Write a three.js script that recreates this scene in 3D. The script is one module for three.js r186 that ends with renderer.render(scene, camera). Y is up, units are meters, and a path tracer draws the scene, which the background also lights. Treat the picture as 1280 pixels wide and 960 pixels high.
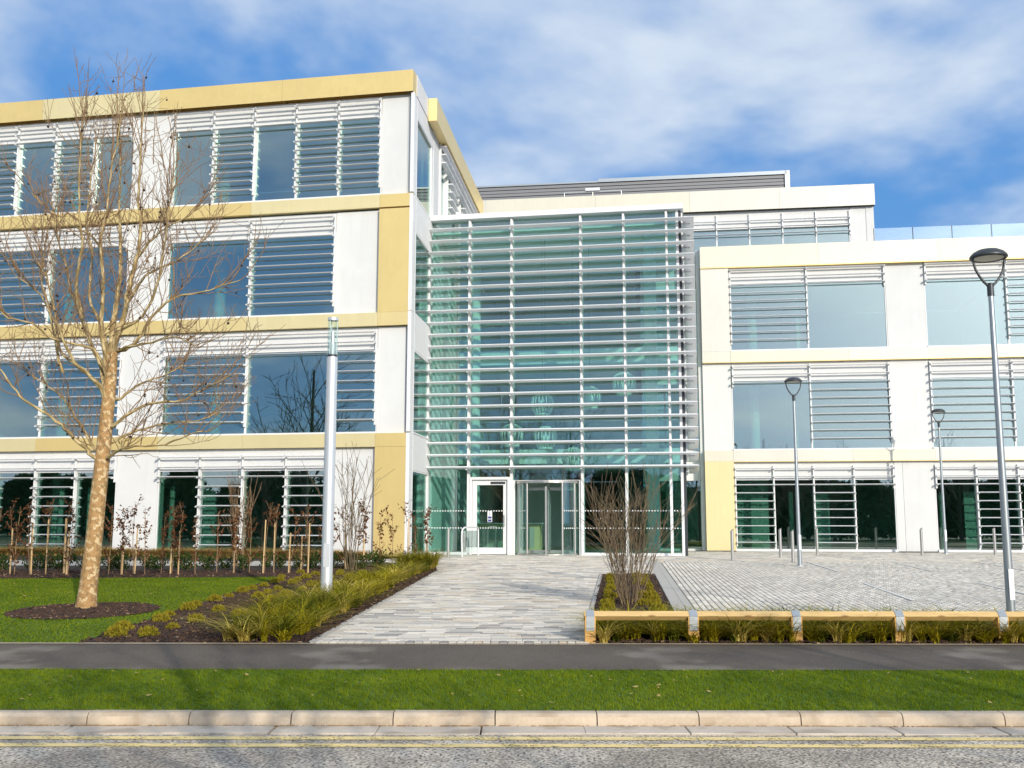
import * as THREE from 'three';
import { mergeGeometries } from 'three/addons/utils/BufferGeometryUtils.js';

// ---------------------------------------------------------------- camera, sky, sun, exposure
const scene = new THREE.Scene();
const camera = new THREE.PerspectiveCamera(41.13, 4 / 3, 0.1, 1200);
camera.position.set(0, 1.034, 0);
camera.rotation.set(0.136, 0, 0.0013);
const renderer = new THREE.WebGLRenderer();
renderer.toneMapping = THREE.LinearToneMapping;
renderer.toneMappingExposure = 0.86;
renderer.shadowMap.enabled = true;

const SUN_AZ = 25 * Math.PI / 180, SUN_EL = 20.5 * Math.PI / 180;
const SUN = new THREE.Vector3(Math.sin(SUN_AZ) * Math.cos(SUN_EL), Math.sin(SUN_EL), Math.cos(SUN_AZ) * Math.cos(SUN_EL));
const sun = new THREE.DirectionalLight(new THREE.Color().setRGB(1, 0.92, 0.78), 4.6);
sun.position.copy(SUN).multiplyScalar(90).add(new THREE.Vector3(0, 0, -20));
sun.target.position.set(0, 0, -20);
sun.castShadow = true;
Object.assign(sun.shadow.camera, { left: -60, right: 60, top: 60, bottom: -60, near: 1, far: 260 });
sun.shadow.mapSize.set(4096, 4096);
scene.add(sun, sun.target);

// seeded randomness and tileable noise
function rng(seed) { let a = seed | 0; return () => { a = (a + 0x6d2b79f5) | 0; let t = Math.imul(a ^ (a >>> 15), 1 | a); t = (t + Math.imul(t ^ (t >>> 7), 61 | t)) ^ t; return ((t ^ (t >>> 14)) >>> 0) / 4294967296; }; }
const hash = (x, y, s) => { let h = Math.imul(x, 374761393) ^ Math.imul(y, 668265263) ^ Math.imul(s, 1442695041); h = Math.imul(h ^ (h >>> 13), 1274126177); return ((h ^ (h >>> 16)) >>> 0) / 4294967296; };
function vnoise(x, y, s, per = 0) {
  let xi = Math.floor(x), yi = Math.floor(y); const fx = x - xi, fy = y - yi;
  const u = fx * fx * (3 - 2 * fx), v = fy * fy * (3 - 2 * fy); let x1 = xi + 1, y1 = yi + 1;
  if (per) { xi = ((xi % per) + per) % per; yi = ((yi % per) + per) % per; x1 = ((x1 % per) + per) % per; y1 = ((y1 % per) + per) % per; }
  const a = hash(xi, yi, s), b = hash(x1, yi, s), c = hash(xi, y1, s), d = hash(x1, y1, s);
  return a + (b - a) * u + (c - a) * v + (a - b - c + d) * u * v;
}
function fbm(x, y, s, oct, per = 0) { let f = 0, a = 0.5, n = 0; for (let i = 0; i < oct; i++) { f += a * vnoise(x, y, s + i * 17, per); n += a; a *= 0.5; x *= 2; y *= 2; per *= 2; } return f / n; }
const clamp = (x, a = 0, b = 1) => Math.min(b, Math.max(a, x)), lerp = (a, b, t) => a + (b - a) * t, sstep = (a, b, x) => { const t = clamp((x - a) / (b - a)); return t * t * (3 - 2 * t); };

{ // blue air with a thin veil of broken cloud, the same all the way round; the air is whiter towards the sun
  const W = 4096, H = 2048, data = new Float32Array(W * H * 4);
  for (let j = 0; j < H; j++) {
    const el = ((j + 0.5) / H - 0.5) * Math.PI, y = Math.sin(el), ce = Math.cos(el);
    for (let i = 0; i < W; i++) {
      const ph = ((i + 0.5) / W - 0.5) * Math.PI * 2, dx = ce * Math.cos(ph), dz = ce * Math.sin(ph), o = (j * W + i) * 4;
      const yy = Math.max(y, 0), cs = dx * SUN.x + y * SUN.y + dz * SUN.z;
      const hz = Math.exp(-yy * 4.2), mie = 0.34 * Math.pow(Math.max(0, cs * 0.5 + 0.5), 6) + 3.4 * Math.pow(Math.max(0, cs), 12);
      let r = lerp(0.065, 0.32, hz) + mie, g = lerp(0.30, 0.60, hz) + mie * 0.97, b = lerp(0.80, 0.94, hz) + mie * 0.9;
      if (y > -0.02) {
        const k = 1 / (yy + 0.22), px = dx * k, pz = dz * k;
        const wx = fbm(px * 0.9 + 3.1, pz * 0.9 + 8.2, 3, 3), wz = fbm(px * 0.9 - 6.3, pz * 0.9 + 1.7, 9, 3);
        const big = fbm(px * 0.62 + 40 + wx * 0.9, pz * 0.8 + 12 + wz * 0.9, 21, 3), fine = fbm(px * 2.9 + wx * 0.9 + 7, pz * 3.1 + wz * 0.9 + 31, 33, 8), wisp = fbm(px * 13 + wx * 3, pz * 14 + wz * 3, 57, 5);
        const c = sstep(0.42, 0.76, big * 0.62 + fine * 0.50 + (wisp - 0.5) * 0.13) * 0.88;
        const w = 0.90 + 0.16 * fine + 0.06 * (wisp - 0.5) + mie * 0.7;
        r = lerp(r, w * 0.89, c); g = lerp(g, w * 0.99, c); b = lerp(b, w * 1.10, c);
      } else { const t = sstep(-0.02, -0.2, y); r = lerp(r, 0.17, t); g = lerp(g, 0.18, t); b = lerp(b, 0.15, t); }
      data[o] = r; data[o + 1] = g; data[o + 2] = b; data[o + 3] = 1;
    }
  }
  const sky = new THREE.DataTexture(data, W, H, THREE.RGBAFormat, THREE.FloatType);
  sky.mapping = THREE.EquirectangularReflectionMapping; sky.magFilter = sky.minFilter = THREE.LinearFilter; sky.needsUpdate = true;
  scene.background = sky; scene.environment = sky;
}

// ---------------------------------------------------------------- helpers
const used = {};
function numbered(name) { const n = used[name] = (used[name] ?? -1) + 1; return n ? `${name}_${String(n).padStart(3, '0')}` : name; }
function thing(name, label, category, pos = [0, 0, 0], turn = 0, group) {
  const o = new THREE.Group(); o.name = numbered(name); o.position.set(...pos); o.rotation.y = turn;
  o.userData = { label, category }; if (group) o.userData.group = group; scene.add(o); return o;
}
function copyOf(src, label, pos, turn = 0, group, scale = 1) {
  const o = src.clone(); o.name = numbered(src.name.replace(/_\d{3}$/, '')); o.userData = { ...src.userData };
  if (label) o.userData.label = label; if (group) o.userData.group = group;
  o.position.set(...pos); o.rotation.set(0, turn, 0); o.scale.setScalar(scale); scene.add(o); return o;
}
function structure(name, label) { const o = new THREE.Group(); o.name = numbered(name); o.userData = { kind: 'structure' }; if (label) { o.userData.label = label; } scene.add(o); return o; }
function metreUV(g) {
  const p = g.attributes.position, n = g.attributes.normal, uv = new Float32Array(p.count * 2);
  for (let i = 0; i < p.count; i++) {
    const ax = Math.abs(n.getX(i)), ay = Math.abs(n.getY(i)), az = Math.abs(n.getZ(i)), x = p.getX(i), y = p.getY(i), z = p.getZ(i);
    if (ay >= ax && ay >= az) { uv[2 * i] = x; uv[2 * i + 1] = z; } else if (ax > az) { uv[2 * i] = z; uv[2 * i + 1] = y; } else { uv[2 * i] = x; uv[2 * i + 1] = y; }
  }
  g.setAttribute('uv', new THREE.BufferAttribute(uv, 2)); return g;
}
function join(list) {
  const gs = (Array.isArray(list) ? list : [list]).map((g) => { let h = g.index ? g.toNonIndexed() : g; if (!h.attributes.normal) h.computeVertexNormals(); for (const k of Object.keys(h.attributes)) if (!['position', 'normal', 'uv'].includes(k)) h.deleteAttribute(k); if (!h.attributes.uv) metreUV(h); return h; });
  return gs.length === 1 ? gs[0] : mergeGeometries(gs);
}
function part(name, geo, mat, parent, extra) {
  const m = new THREE.Mesh(Array.isArray(geo) ? join(geo) : geo, mat); m.name = name; m.castShadow = m.receiveShadow = true;
  if (extra) Object.assign(m.userData, extra); parent.add(m); return m;
}
function group(name, parent) { const g = new THREE.Group(); g.name = name; parent.add(g); return g; }
function bx(x0, x1, y0, y1, z0, z1) { const g = new THREE.BoxGeometry(Math.abs(x1 - x0), Math.abs(y1 - y0), Math.abs(z1 - z0)); g.translate((x0 + x1) / 2, (y0 + y1) / 2, (z0 + z1) / 2); return metreUV(g); }
function bevelBox(x0, x1, y0, y1, z0, z1, b) { // box with its upper edges chamfered
  const v = [], q = (a, c, d, e) => v.push(...a, ...c, ...d, ...a, ...d, ...e), T = [[x0 + b, y1, z1 - b], [x1 - b, y1, z1 - b], [x1 - b, y1, z0 + b], [x0 + b, y1, z0 + b]], M = [[x0, y1 - b, z1], [x1, y1 - b, z1], [x1, y1 - b, z0], [x0, y1 - b, z0]], L = M.map((p) => [p[0], y0, p[2]]);
  q(...T); for (let i = 0; i < 4; i++) { const k = (i + 1) % 4; q(M[i], M[k], T[k], T[i]); q(L[i], L[k], M[k], M[i]); }
  const g = new THREE.BufferGeometry(); g.setAttribute('position', new THREE.Float32BufferAttribute(v, 3)); g.computeVertexNormals(); return metreUV(g);
}
function extrudeX(pts, x0, x1) { // outline of [z, y] points carried along x
  const s = new THREE.Shape(pts.map((p) => new THREE.Vector2(p[0], p[1]))), g = new THREE.ExtrudeGeometry(s, { depth: x1 - x0, bevelEnabled: false });
  g.applyMatrix4(new THREE.Matrix4().makeBasis(new THREE.Vector3(0, 0, 1), new THREE.Vector3(0, 1, 0), new THREE.Vector3(1, 0, 0)));
  // that basis mirrors nothing but turns the outline's x into z and its depth into x; winding flips
  const p = g.attributes.position; for (let i = 0; i < p.count; i += 3) { const a = [p.getX(i), p.getY(i), p.getZ(i)], b = [p.getX(i + 1), p.getY(i + 1), p.getZ(i + 1)]; p.setXYZ(i, ...b); p.setXYZ(i + 1, ...a); }
  g.translate(x0, 0, 0); g.computeVertexNormals(); return metreUV(g);
}
const cyl = (r0, r1, h, x, y, z, n = 16) => new THREE.CylinderGeometry(r1, r0, h, n).translate(x, y + h / 2, z);
class Tubes { // tapered tubes gathered into one geometry
  constructor() { this.p = []; this.n = []; this.uv = []; this.ix = []; }
  add(pts, r0, r1, sides = 5) {
    const base = this.p.length / 3, N = pts.length; let ref = new THREE.Vector3(0.31, 0.2, 0.93), len = 0;
    for (let i = 0; i < N; i++) {
      const t = pts[Math.min(N - 1, i + 1)].clone().sub(pts[Math.max(0, i - 1)]).normalize();
      const a = ref.clone().sub(t.clone().multiplyScalar(ref.dot(t))); if (a.lengthSq() < 1e-4) a.set(1, 0, 0); a.normalize(); ref = a; const b = t.clone().cross(a);
      const r = typeof r0 === 'function' ? r0(i / (N - 1)) : lerp(r0, r1, i / (N - 1)); if (i) len += pts[i].distanceTo(pts[i - 1]);
      for (let k = 0; k <= sides; k++) { const th = k / sides * Math.PI * 2, c = Math.cos(th), s = Math.sin(th), nx = a.x * c + b.x * s, ny = a.y * c + b.y * s, nz = a.z * c + b.z * s; this.p.push(pts[i].x + nx * r, pts[i].y + ny * r, pts[i].z + nz * r); this.n.push(nx, ny, nz); this.uv.push(k / sides * 0.8, len); }
    }
    for (let i = 0; i < N - 1; i++) for (let k = 0; k < sides; k++) { const a = base + i * (sides + 1) + k, b = a + sides + 1; this.ix.push(a, a + 1, b, a + 1, b + 1, b); }
    return this;
  }
  geo() { const g = new THREE.BufferGeometry(); g.setAttribute('position', new THREE.Float32BufferAttribute(this.p, 3)); g.setAttribute('normal', new THREE.Float32BufferAttribute(this.n, 3)); g.setAttribute('uv', new THREE.Float32BufferAttribute(this.uv, 2)); g.setIndex(this.ix); return g; }
}
const V = (x, y, z) => new THREE.Vector3(x, y, z);
const leafShape = (l, w) => { const g = new THREE.BufferGeometry(); g.setAttribute('position', new THREE.Float32BufferAttribute([0, 0, 0, w, l * 0.5, 0.2 * w, 0, l, 0, 0, 0, 0, 0, l, 0, -w, l * 0.5, 0.25 * w], 3)); g.computeVertexNormals(); return g; };
function smooth(pts, n) { return new THREE.CatmullRomCurve3(pts).getPoints(n); }

// ---------------------------------------------------------------- textures and materials
const enc = (c) => { c = clamp(c); return 255 * (c <= 0.0031308 ? 12.92 * c : 1.055 * Math.pow(c, 1 / 2.4) - 0.055); };
function colorTex(n, metres, fn) { // fn(u, v) in 0..1, tileable, linear rgb
  const d = new Uint8Array(n * n * 4);
  for (let j = 0; j < n; j++) for (let i = 0; i < n; i++) { const c = fn(i / n, j / n), o = (j * n + i) * 4; d[o] = enc(c[0]); d[o + 1] = enc(c[1]); d[o + 2] = enc(c[2]); d[o + 3] = c[3] === undefined ? 255 : 255 * clamp(c[3]); }
  const t = new THREE.DataTexture(d, n, n); t.colorSpace = THREE.SRGBColorSpace; t.wrapS = t.wrapT = THREE.RepeatWrapping; t.magFilter = THREE.LinearFilter; t.minFilter = THREE.LinearMipmapLinearFilter; t.generateMipmaps = true; t.repeat.set(1 / metres, 1 / metres); t.needsUpdate = true; return t;
}
function heightTex(n, metres, fn) { const t = colorTex(n, metres, (u, v) => { const h = fn(u, v); return [h, h, h]; }); t.colorSpace = THREE.NoColorSpace; const d = t.image.data; for (let j = 0; j < n; j++) for (let i = 0; i < n; i++) { const o = (j * n + i) * 4, h = 255 * clamp(fn(i / n, j / n)); d[o] = d[o + 1] = d[o + 2] = h; } return t; }
const mix3 = (a, b, t) => [lerp(a[0], b[0], t), lerp(a[1], b[1], t), lerp(a[2], b[2], t)];
const lin = (r, g, b) => new THREE.Color().setRGB(r, g, b);
const std = (c, rough, metal = 0, more = {}) => new THREE.MeshStandardMaterial({ color: lin(...c), roughness: rough, metalness: metal, ...more });
const M = {};
const weather = colorTex(256, 3.1, (u, v) => { const n = fbm(u * 6, v * 6, 5, 5, 6), s = vnoise(u * 90, v * 90, 8, 90); const run = fbm(u * 40, v * 2, 15, 3, 0) , k = 0.955 + 0.10 * (n - 0.5) + 0.012 * s - 0.05 * sstep(0.58, 0.75, run) * n; return [k, k, k * 0.995]; });
M.white = std([0.63, 0.63, 0.625], 0.85, 0, { map: weather });
M.whiteB = std([0.61, 0.612, 0.61], 0.85, 0, { map: weather });
M.frame = std([0.68, 0.68, 0.68], 0.35);
M.seam = std([0.05, 0.05, 0.05], 0.8);
M.slat = std([0.74, 0.74, 0.76], 0.34, 0.25);
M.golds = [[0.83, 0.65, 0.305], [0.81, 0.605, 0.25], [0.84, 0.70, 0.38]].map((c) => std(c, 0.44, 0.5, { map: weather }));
M.blade2 = std([0.80, 0.805, 0.82], 0.4, 0.05);
M.lampPole = std([0.36, 0.39, 0.41], 0.42, 0.7);
M.glareGolds = [[0.60, 0.575, 0.51], [0.61, 0.58, 0.48], [0.59, 0.57, 0.525]].map((c) => std(c, 0.5, 0.15, { map: weather }));  // gold cladding with the sun glare put into a paler colour
M.paleGold = std([0.66, 0.565, 0.315], 0.5, 0.25, { map: weather });  // same gold, paled less by the painted glare
M.plant = std([0.20, 0.20, 0.21], 0.6, 0.2);
const paneMat = (c, ior) => new THREE.MeshPhysicalMaterial({ color: lin(...c), roughness: 0, metalness: 0, transmission: 1, thickness: 0, ior, side: THREE.DoubleSide });
M.glass = paneMat([0.58, 0.80, 0.73], 3.2);
M.glassHall = paneMat([0.71, 0.90, 0.86], 2.25);
M.glassClear = paneMat([0.86, 0.94, 0.92], 1.5);
M.glassRail = paneMat([0.84, 0.93, 0.95], 2.3);
M.ceil = std([0.78, 0.78, 0.76], 0.8);
M.carpet = std([0.07, 0.075, 0.08], 0.95);
M.inner = std([0.74, 0.75, 0.73], 0.8);
M.hallFloor = std([0.46, 0.46, 0.42], 0.4);
M.oak = std([0.64, 0.56, 0.32], 0.6);
M.steel = std([0.52, 0.50, 0.47], 0.34, 0.8);
M.silver = std([0.66, 0.68, 0.70], 0.40, 0.55);
M.dark = std([0.045, 0.05, 0.055], 0.42, 0.3);
M.lens = std([0.72, 0.70, 0.62], 0.5);
const soilTex = colorTex(512, 1.7, (u, v) => { const a = vnoise(u * 60 + 5 * vnoise(u * 20, v * 20, 4, 20), v * 60, 7, 60), b = fbm(u * 12, v * 12, 9, 4, 12); return mix3([0.014, 0.008, 0.005], [0.065, 0.034, 0.02], a * a * 0.8 + b * 0.25); });
M.soil = std([1, 1, 1], 0.95, 0, { map: soilTex });
M.turf = std([1, 1, 1], 0.95, 0, { map: colorTex(512, 2.3, (u, v) => { const a = fbm(u * 8, v * 8, 3, 5, 8), b = vnoise(u * 128, v * 128, 6, 128); return mix3([0.04, 0.09, 0.006], [0.09, 0.17, 0.014], clamp(a * 0.7 + b * 0.4 - 0.1)); }) });
M.field = std([1, 1, 1], 0.95, 0, { map: colorTex(256, 9, (u, v) => { const a = fbm(u * 8, v * 8, 3, 6, 8); return mix3([0.035, 0.055, 0.012], [0.075, 0.10, 0.03], a); }) });
const chips = (u, v) => { // exposed stone chippings
  let best = 9, id = 0; const N = 180, x = u * N, y = v * N, xi = Math.floor(x), yi = Math.floor(y);
  for (let j = -1; j < 2; j++) for (let i = -1; i < 2; i++) { const cx = ((xi + i) % N + N) % N, cy = ((yi + j) % N + N) % N, dx = xi + i + hash(cx, cy, 1) - x, dy = yi + j + hash(cx, cy, 2) - y, d = dx * dx + dy * dy; if (d < best) { best = d; id = hash(cx, cy, 3); } }
  return [best, id];
};
M.road = std([1, 1, 1], 0.85, 0, { map: colorTex(1024, 4.2, (u, v) => { const [d, id] = chips(u, v), w = fbm(u * 9, v * 9, 3, 5, 9) * 1.0 + (fbm(u * 7, v * 7, 5, 4, 7) - 0.5); return mix3(mix3([0.27, 0.225, 0.175], [0.70, 0.61, 0.49], clamp(id * 0.75 + (w - 0.5) * 1.1)), [0.11, 0.092, 0.072], sstep(0.18, 0.55, d)); }), bumpMap: heightTex(1024, 4.2, (u, v) => { const [d, id] = chips(u, v); return clamp(0.4 + id * 0.5 - d * 0.9); }), bumpScale: 0.011 });
M.tarmac = std([1, 1, 1], 0.9, 0, { map: colorTex(1024, 3.7, (u, v) => { const a = fbm(u * 5, v * 5, 13, 6, 5), s = vnoise(u * 256, v * 256, 17, 256), q = sstep(0.52, 0.68, fbm(u * 4, v * 4, 29, 6, 4)); return mix3(mix3([0.068, 0.052, 0.039], [0.12, 0.095, 0.071], a + (s - 0.5) * 0.8), [0.20, 0.17, 0.135], q * 0.85); }), bumpMap: heightTex(512, 1.3, (u, v) => vnoise(u * 128, v * 128, 17, 128)), bumpScale: 0.004 });
const concrete = (lo, hi, seed) => colorTex(512, 2.9, (u, v) => { const a = fbm(u * 7, v * 7, seed, 6, 7) , s = vnoise(u * 200, v * 200, seed + 5, 200), q = sstep(0.56, 0.75, fbm(u * 9, v * 9, seed + 40, 5, 9)); return mix3(mix3(lo, hi, clamp(a * 1.1 + (s - 0.5) * 0.35)), [lo[0] * 0.62, lo[1] * 0.56, lo[2] * 0.48], q * 0.5); });
M.kerb = std([1, 1, 1], 0.88, 0, { map: concrete([0.40, 0.315, 0.225], [0.57, 0.465, 0.35], 61) });
M.channel = std([1, 1, 1], 0.9, 0, { map: concrete([0.40, 0.335, 0.26], [0.60, 0.51, 0.41], 81) });
M.edging = std([0.40, 0.315, 0.215], 0.9, 0, { map: weather });
M.paleKerb = std([0.46, 0.43, 0.38], 0.85, 0, { map: weather });
M.joint = std([0.10, 0.095, 0.09], 0.95);
M.pavers = [[0.55, 0.505, 0.435], [0.43, 0.40, 0.355], [0.25, 0.24, 0.23], [0.52, 0.435, 0.33], [0.64, 0.595, 0.525]].map((c) => std(c, 0.85, 0, { map: weather }));
M.paverField = std([1, 1, 1], 0.85, 0, { map: weather });
M.yellow = std([1, 1, 1], 0.8, 0, { alphaTest: 0.5, map: colorTex(512, 1.6, (u, v) => { const a = fbm(u * 9, v * 9, 71, 6, 9), s = vnoise(u * 150, v * 150, 75, 150); return [0.72 + 0.12 * s, 0.53 + 0.12 * s, 0.19 + 0.12 * a, a * 0.75 + s * 0.45 > 0.43 ? 1 : 0]; }) });
M.paint = std([0.66, 0.64, 0.59], 0.8);
M.wood = std([1, 1, 1], 0.75, 0, { map: colorTex(512, 1.2, (u, v) => { const g = fbm(u * 3, v * 70 + 3 * fbm(u * 4, v * 4, 3, 3, 4), 5, 4, 0), kx = (u * 3.0) % 1 - 0.5, ky = v * 8 % 1 - 0.5, kn = hash(Math.floor(u * 3), Math.floor(v * 8), 4) > 0.72 ? sstep(0.02, 0.006, kx * kx * 0.5 + ky * ky * 0.12) : 0; return mix3(mix3([0.46, 0.29, 0.11], [0.66, 0.47, 0.21], g), [0.22, 0.10, 0.035], kn * 0.75); }) });
M.woodEnd = std([0.62, 0.36, 0.11], 0.8, 0, { map: weather });
M.galv = std([0.40, 0.43, 0.46], 0.5, 0.55, { map: weather });
M.bark = std([1, 1, 1], 0.8, 0, { map: colorTex(512, 0.8, (u, v) => { const p = fbm(u * 15, v * 15, 41, 4, 15), q = fbm(u * 22, v * 22, 47, 4, 22), s = vnoise(u * 80, v * 80, 3, 80); let c = mix3([0.30, 0.165, 0.06], [0.42, 0.25, 0.10], s); c = mix3(c, [0.60, 0.46, 0.26], sstep(0.56, 0.66, p) * 0.85); c = mix3(c, [0.24, 0.15, 0.065], sstep(0.57, 0.66, q) * 0.8); return c; }), bumpMap: heightTex(256, 0.8, (u, v) => fbm(u * 9, v * 9, 41, 4, 9)), bumpScale: 0.012 });
M.limb = std([1, 1, 1], 0.85, 0, { map: colorTex(256, 0.8, (u, v) => { const p = fbm(u * 8, v * 8, 51, 5, 8); return mix3([0.24, 0.17, 0.07], [0.54, 0.42, 0.22], sstep(0.35, 0.65, p)); }) });
M.twig = std([0.31, 0.19, 0.10], 0.85);
M.twigGrey = std([0.085, 0.07, 0.055], 0.9);
M.stem = std([0.21, 0.15, 0.085], 0.85);
M.stake = std([0.55, 0.38, 0.19], 0.85, 0, { map: weather });
const leafy = (c, t = 0.35) => new THREE.MeshPhysicalMaterial({ color: lin(...c), roughness: 1, specularIntensity: 0.1, transmission: t, thickness: 0, side: THREE.DoubleSide });
M.brownLeaf = leafy([0.16, 0.065, 0.028]);
M.shrubLeaf = leafy([0.05, 0.085, 0.02]);
M.evergreen = leafy([0.03, 0.05, 0.016], 0.2);
M.straw = leafy([0.50, 0.36, 0.14]);
M.sedum = leafy([0.30, 0.245, 0.022]);
M.blade = new THREE.MeshPhysicalMaterial({ color: lin(1, 1, 1), roughness: 1, specularIntensity: 0.06, transmission: 0.3, thickness: 0, side: THREE.DoubleSide });
M.sedge = new THREE.MeshPhysicalMaterial({ color: lin(1, 1, 1), roughness: 1, specularIntensity: 0.05, transmission: 0.16, thickness: 0, side: THREE.DoubleSide });
M.bark2 = std([0.055, 0.045, 0.035], 0.95);

// ---------------------------------------------------------------- ground: level at the building, falling a little to the road
const G = (z) => { const d = -z; if (d >= 33) return 0; if (d >= 12.6) return -0.42 * (33 - d) / 20.4; if (d >= 9.2) return -0.42 - 0.15 * (12.6 - d) / 3.4; return -0.57; };
const Zb = [-33, -12.6, -9.2];
function sheet(poly, lift, cut = true) { // flat-lying sheet over an outline of [x, z], split where the slope changes and draped on G
  let parts = [poly];
  if (cut) for (const zc of Zb) { const out = []; for (const pg of parts) for (const side of [1, -1]) { const r = []; for (let i = 0; i < pg.length; i++) { const a = pg[i], b = pg[(i + 1) % pg.length], da = (a[1] - zc) * side, db = (b[1] - zc) * side; if (da >= 0) r.push(a); if ((da > 0 && db < 0) || (da < 0 && db > 0)) { const t = da / (da - db); r.push([lerp(a[0], b[0], t), zc]); } } if (r.length > 2) out.push(r); } parts = out; }
  const pos = [], uv = [];
  for (const pg of parts) { const tri = THREE.ShapeUtils.triangulateShape(pg.map((p) => new THREE.Vector2(p[0], p[1])), []); for (const t of tri) { let [a, b, c] = t.map((k) => pg[k]); if ((b[0] - a[0]) * (c[1] - a[1]) - (b[1] - a[1]) * (c[0] - a[0]) > 0) [b, c] = [c, b]; for (const p of [a, b, c]) { pos.push(p[0], G(p[1]) + lift, p[1]); uv.push(p[0], p[1]); } } }
  const g = new THREE.BufferGeometry(); g.setAttribute('position', new THREE.Float32BufferAttribute(pos, 3)); g.setAttribute('uv', new THREE.Float32BufferAttribute(uv, 2)); g.computeVertexNormals(); return g;
}
const inside = (poly, x, z) => { let r = false; for (let i = 0, j = poly.length - 1; i < poly.length; j = i++) { const [xi, zi] = poly[i], [xj, zj] = poly[j]; if ((zi > z) !== (zj > z) && x < (xj - xi) * (z - zi) / (zj - zi) + xi) r = !r; } return r; };
function flat(name, geo, mat, label) { const m = part(name, geo, mat, scene, { kind: 'structure' }); m.name = numbered(name); if (label) m.userData.label = label; return m; }

const BEDL = [[-5.32, -12.78], [-5.3, -24], [-14, -23.1], [-30, -22], [-30, -28.2], [-5.4, -28.2], [-4.0, -30.2], [-3.0, -29.6], [-2.0, -27.2], [-1.86, -26.0], [-2.46, -12.78]];
const LAWN = [[-40, -12.78], [-5.32, -12.78], [-5.3, -24], [-14, -23.1], [-40, -21.6]];
const BUSHBED = [[0.98, -13.02], [1.22, -16.15], [2.16, -25.04], [3.42, -25.07], [2.50, -16.17], [2.2, -14.35]];
const RAILBED = [[2.2, -14.35], [0.98, -13.02], [40, -13.02], [40, -14.35]];
const RAILFRONT = [[0.98, -12.78], [40, -12.78], [40, -13.02], [0.98, -13.02]];
const CARPARK = [[2.86, -14.35], [40, -14.35], [40, -30.6], [4.6, -30.6], [4.28, -29.7]];
flat('ground', (() => { const g = new THREE.PlaneGeometry(900, 900).rotateX(-Math.PI / 2).translate(0, -0.74, 100); return metreUV(g); })(), M.field, 'open ground under and around the site');
flat('terrain', sheet([[-120, -9.25], [120, -9.25], [120, -75], [-120, -75]], -0.035), M.joint, 'level site ground that carries the beds and paving');
flat('lawn', sheet(LAWN, 0.0), M.turf, 'mown lawn left of the planting bed');
flat('planting_bed', join([sheet(BEDL, -0.004), sheet(BUSHBED, 0), sheet(RAILBED, -0.004), sheet(RAILFRONT, -0.012), sheet([[-30, -31.0], [-5.2, -30.4], [-3.9, -32.33], [-30, -37.2]], 0.002)]), M.soil, 'dark bark-mulched soil of the planting beds');
flat('garden_path', sheet([[-30, -28.2], [-5.4, -28.2], [-4.0, -30.2], [-5.2, -30.4], [-30, -31.0]], 0.003), M.paleKerb, 'pale narrow path along the left wing');
flat('path', sheet([[-60, -11.06], [60, -11.06], [60, -12.74], [-60, -12.74]], 0.004), M.tarmac, 'dark tarmac footpath between the verge and the site');
part('path_edging', [sheet([[-60, -12.70], [60, -12.70], [60, -12.80], [-60, -12.80]], 0.012)], M.edging, scene, { kind: 'structure' });
flat('verge', sheet([[-60, -9.2], [60, -9.2], [60, -11.06], [-60, -11.06]], 0.0), M.turf, 'strip of mown grass behind the kerb');
{
  const road = structure('road', 'chip-surfaced road in front of the kerb');
  part('carriageway', metreUV(new THREE.PlaneGeometry(160, 7.1, 1, 1).rotateX(-Math.PI / 2).translate(0, -0.684, -5.17)), M.road, road);
  for (const z of [-8.575, -8.305]) part('yellow_line', metreUV(new THREE.PlaneGeometry(160, 0.12).rotateX(-Math.PI / 2).translate(0, -0.679, z)), M.yellow, road);
  const kerb = structure('kerb', 'row of buff concrete kerb stones with flat channel blocks'), r = rng(5), L = 0.872;
  for (let i = -9; i < 10; i++) {
    const x = -0.14 + i * L + 0.004, dz = (r() - 0.5) * 0.008, dy = (r() - 0.5) * 0.006;
    part('kerb_stone', kerbStone(x, x + L - 0.010, -0.57 + dy, -9.2 + dz), M.kerb, kerb);
    const c = x - 0.12 + (r() - 0.5) * 0.03;
    part('channel_block', bevelBox(c, c + L - 0.012, -0.80, -0.672 + (r() - 0.5) * 0.005, -9.05, -8.735 + (r() - 0.5) * 0.012, 0.006), M.channel, kerb);
  }
  part('kerb_run', [bx(-60, -8.1, -0.8, -0.57, -9.2, -9.06), bx(8.8, 60, -0.8, -0.57, -9.2, -9.06), bx(-60, 60, -0.8, -0.59, -1.62, -1.48)], M.kerb, kerb);
  const dirt = []; for (let i = 0; i < 420; i++) { const x = -4.7 + r() * 9.4, w = 0.008 + r() * r() * r() * 0.11; const g = new THREE.SphereGeometry(1, 7, 4).scale(w, 0.004 + r() * 0.005, 0.006 + r() * 0.016).translate(x, -0.672, -9.045 + r() * 0.012); dirt.push(g); }
  part('silt', dirt, std([0.26, 0.17, 0.085], 0.95), kerb, { kind: 'stuff' });
}
function kerbStone(x0, x1, top, z) { // half-battered profile
  const y0 = top - 0.235, pts = [[z, y0], [z + 0.15, y0], [z + 0.15, top - 0.075], [z + 0.14, top - 0.03], [z + 0.115, top - 0.006], [z + 0.095, top], [z, top]];
  return extrudeX(pts, x0, x1);
}

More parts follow.
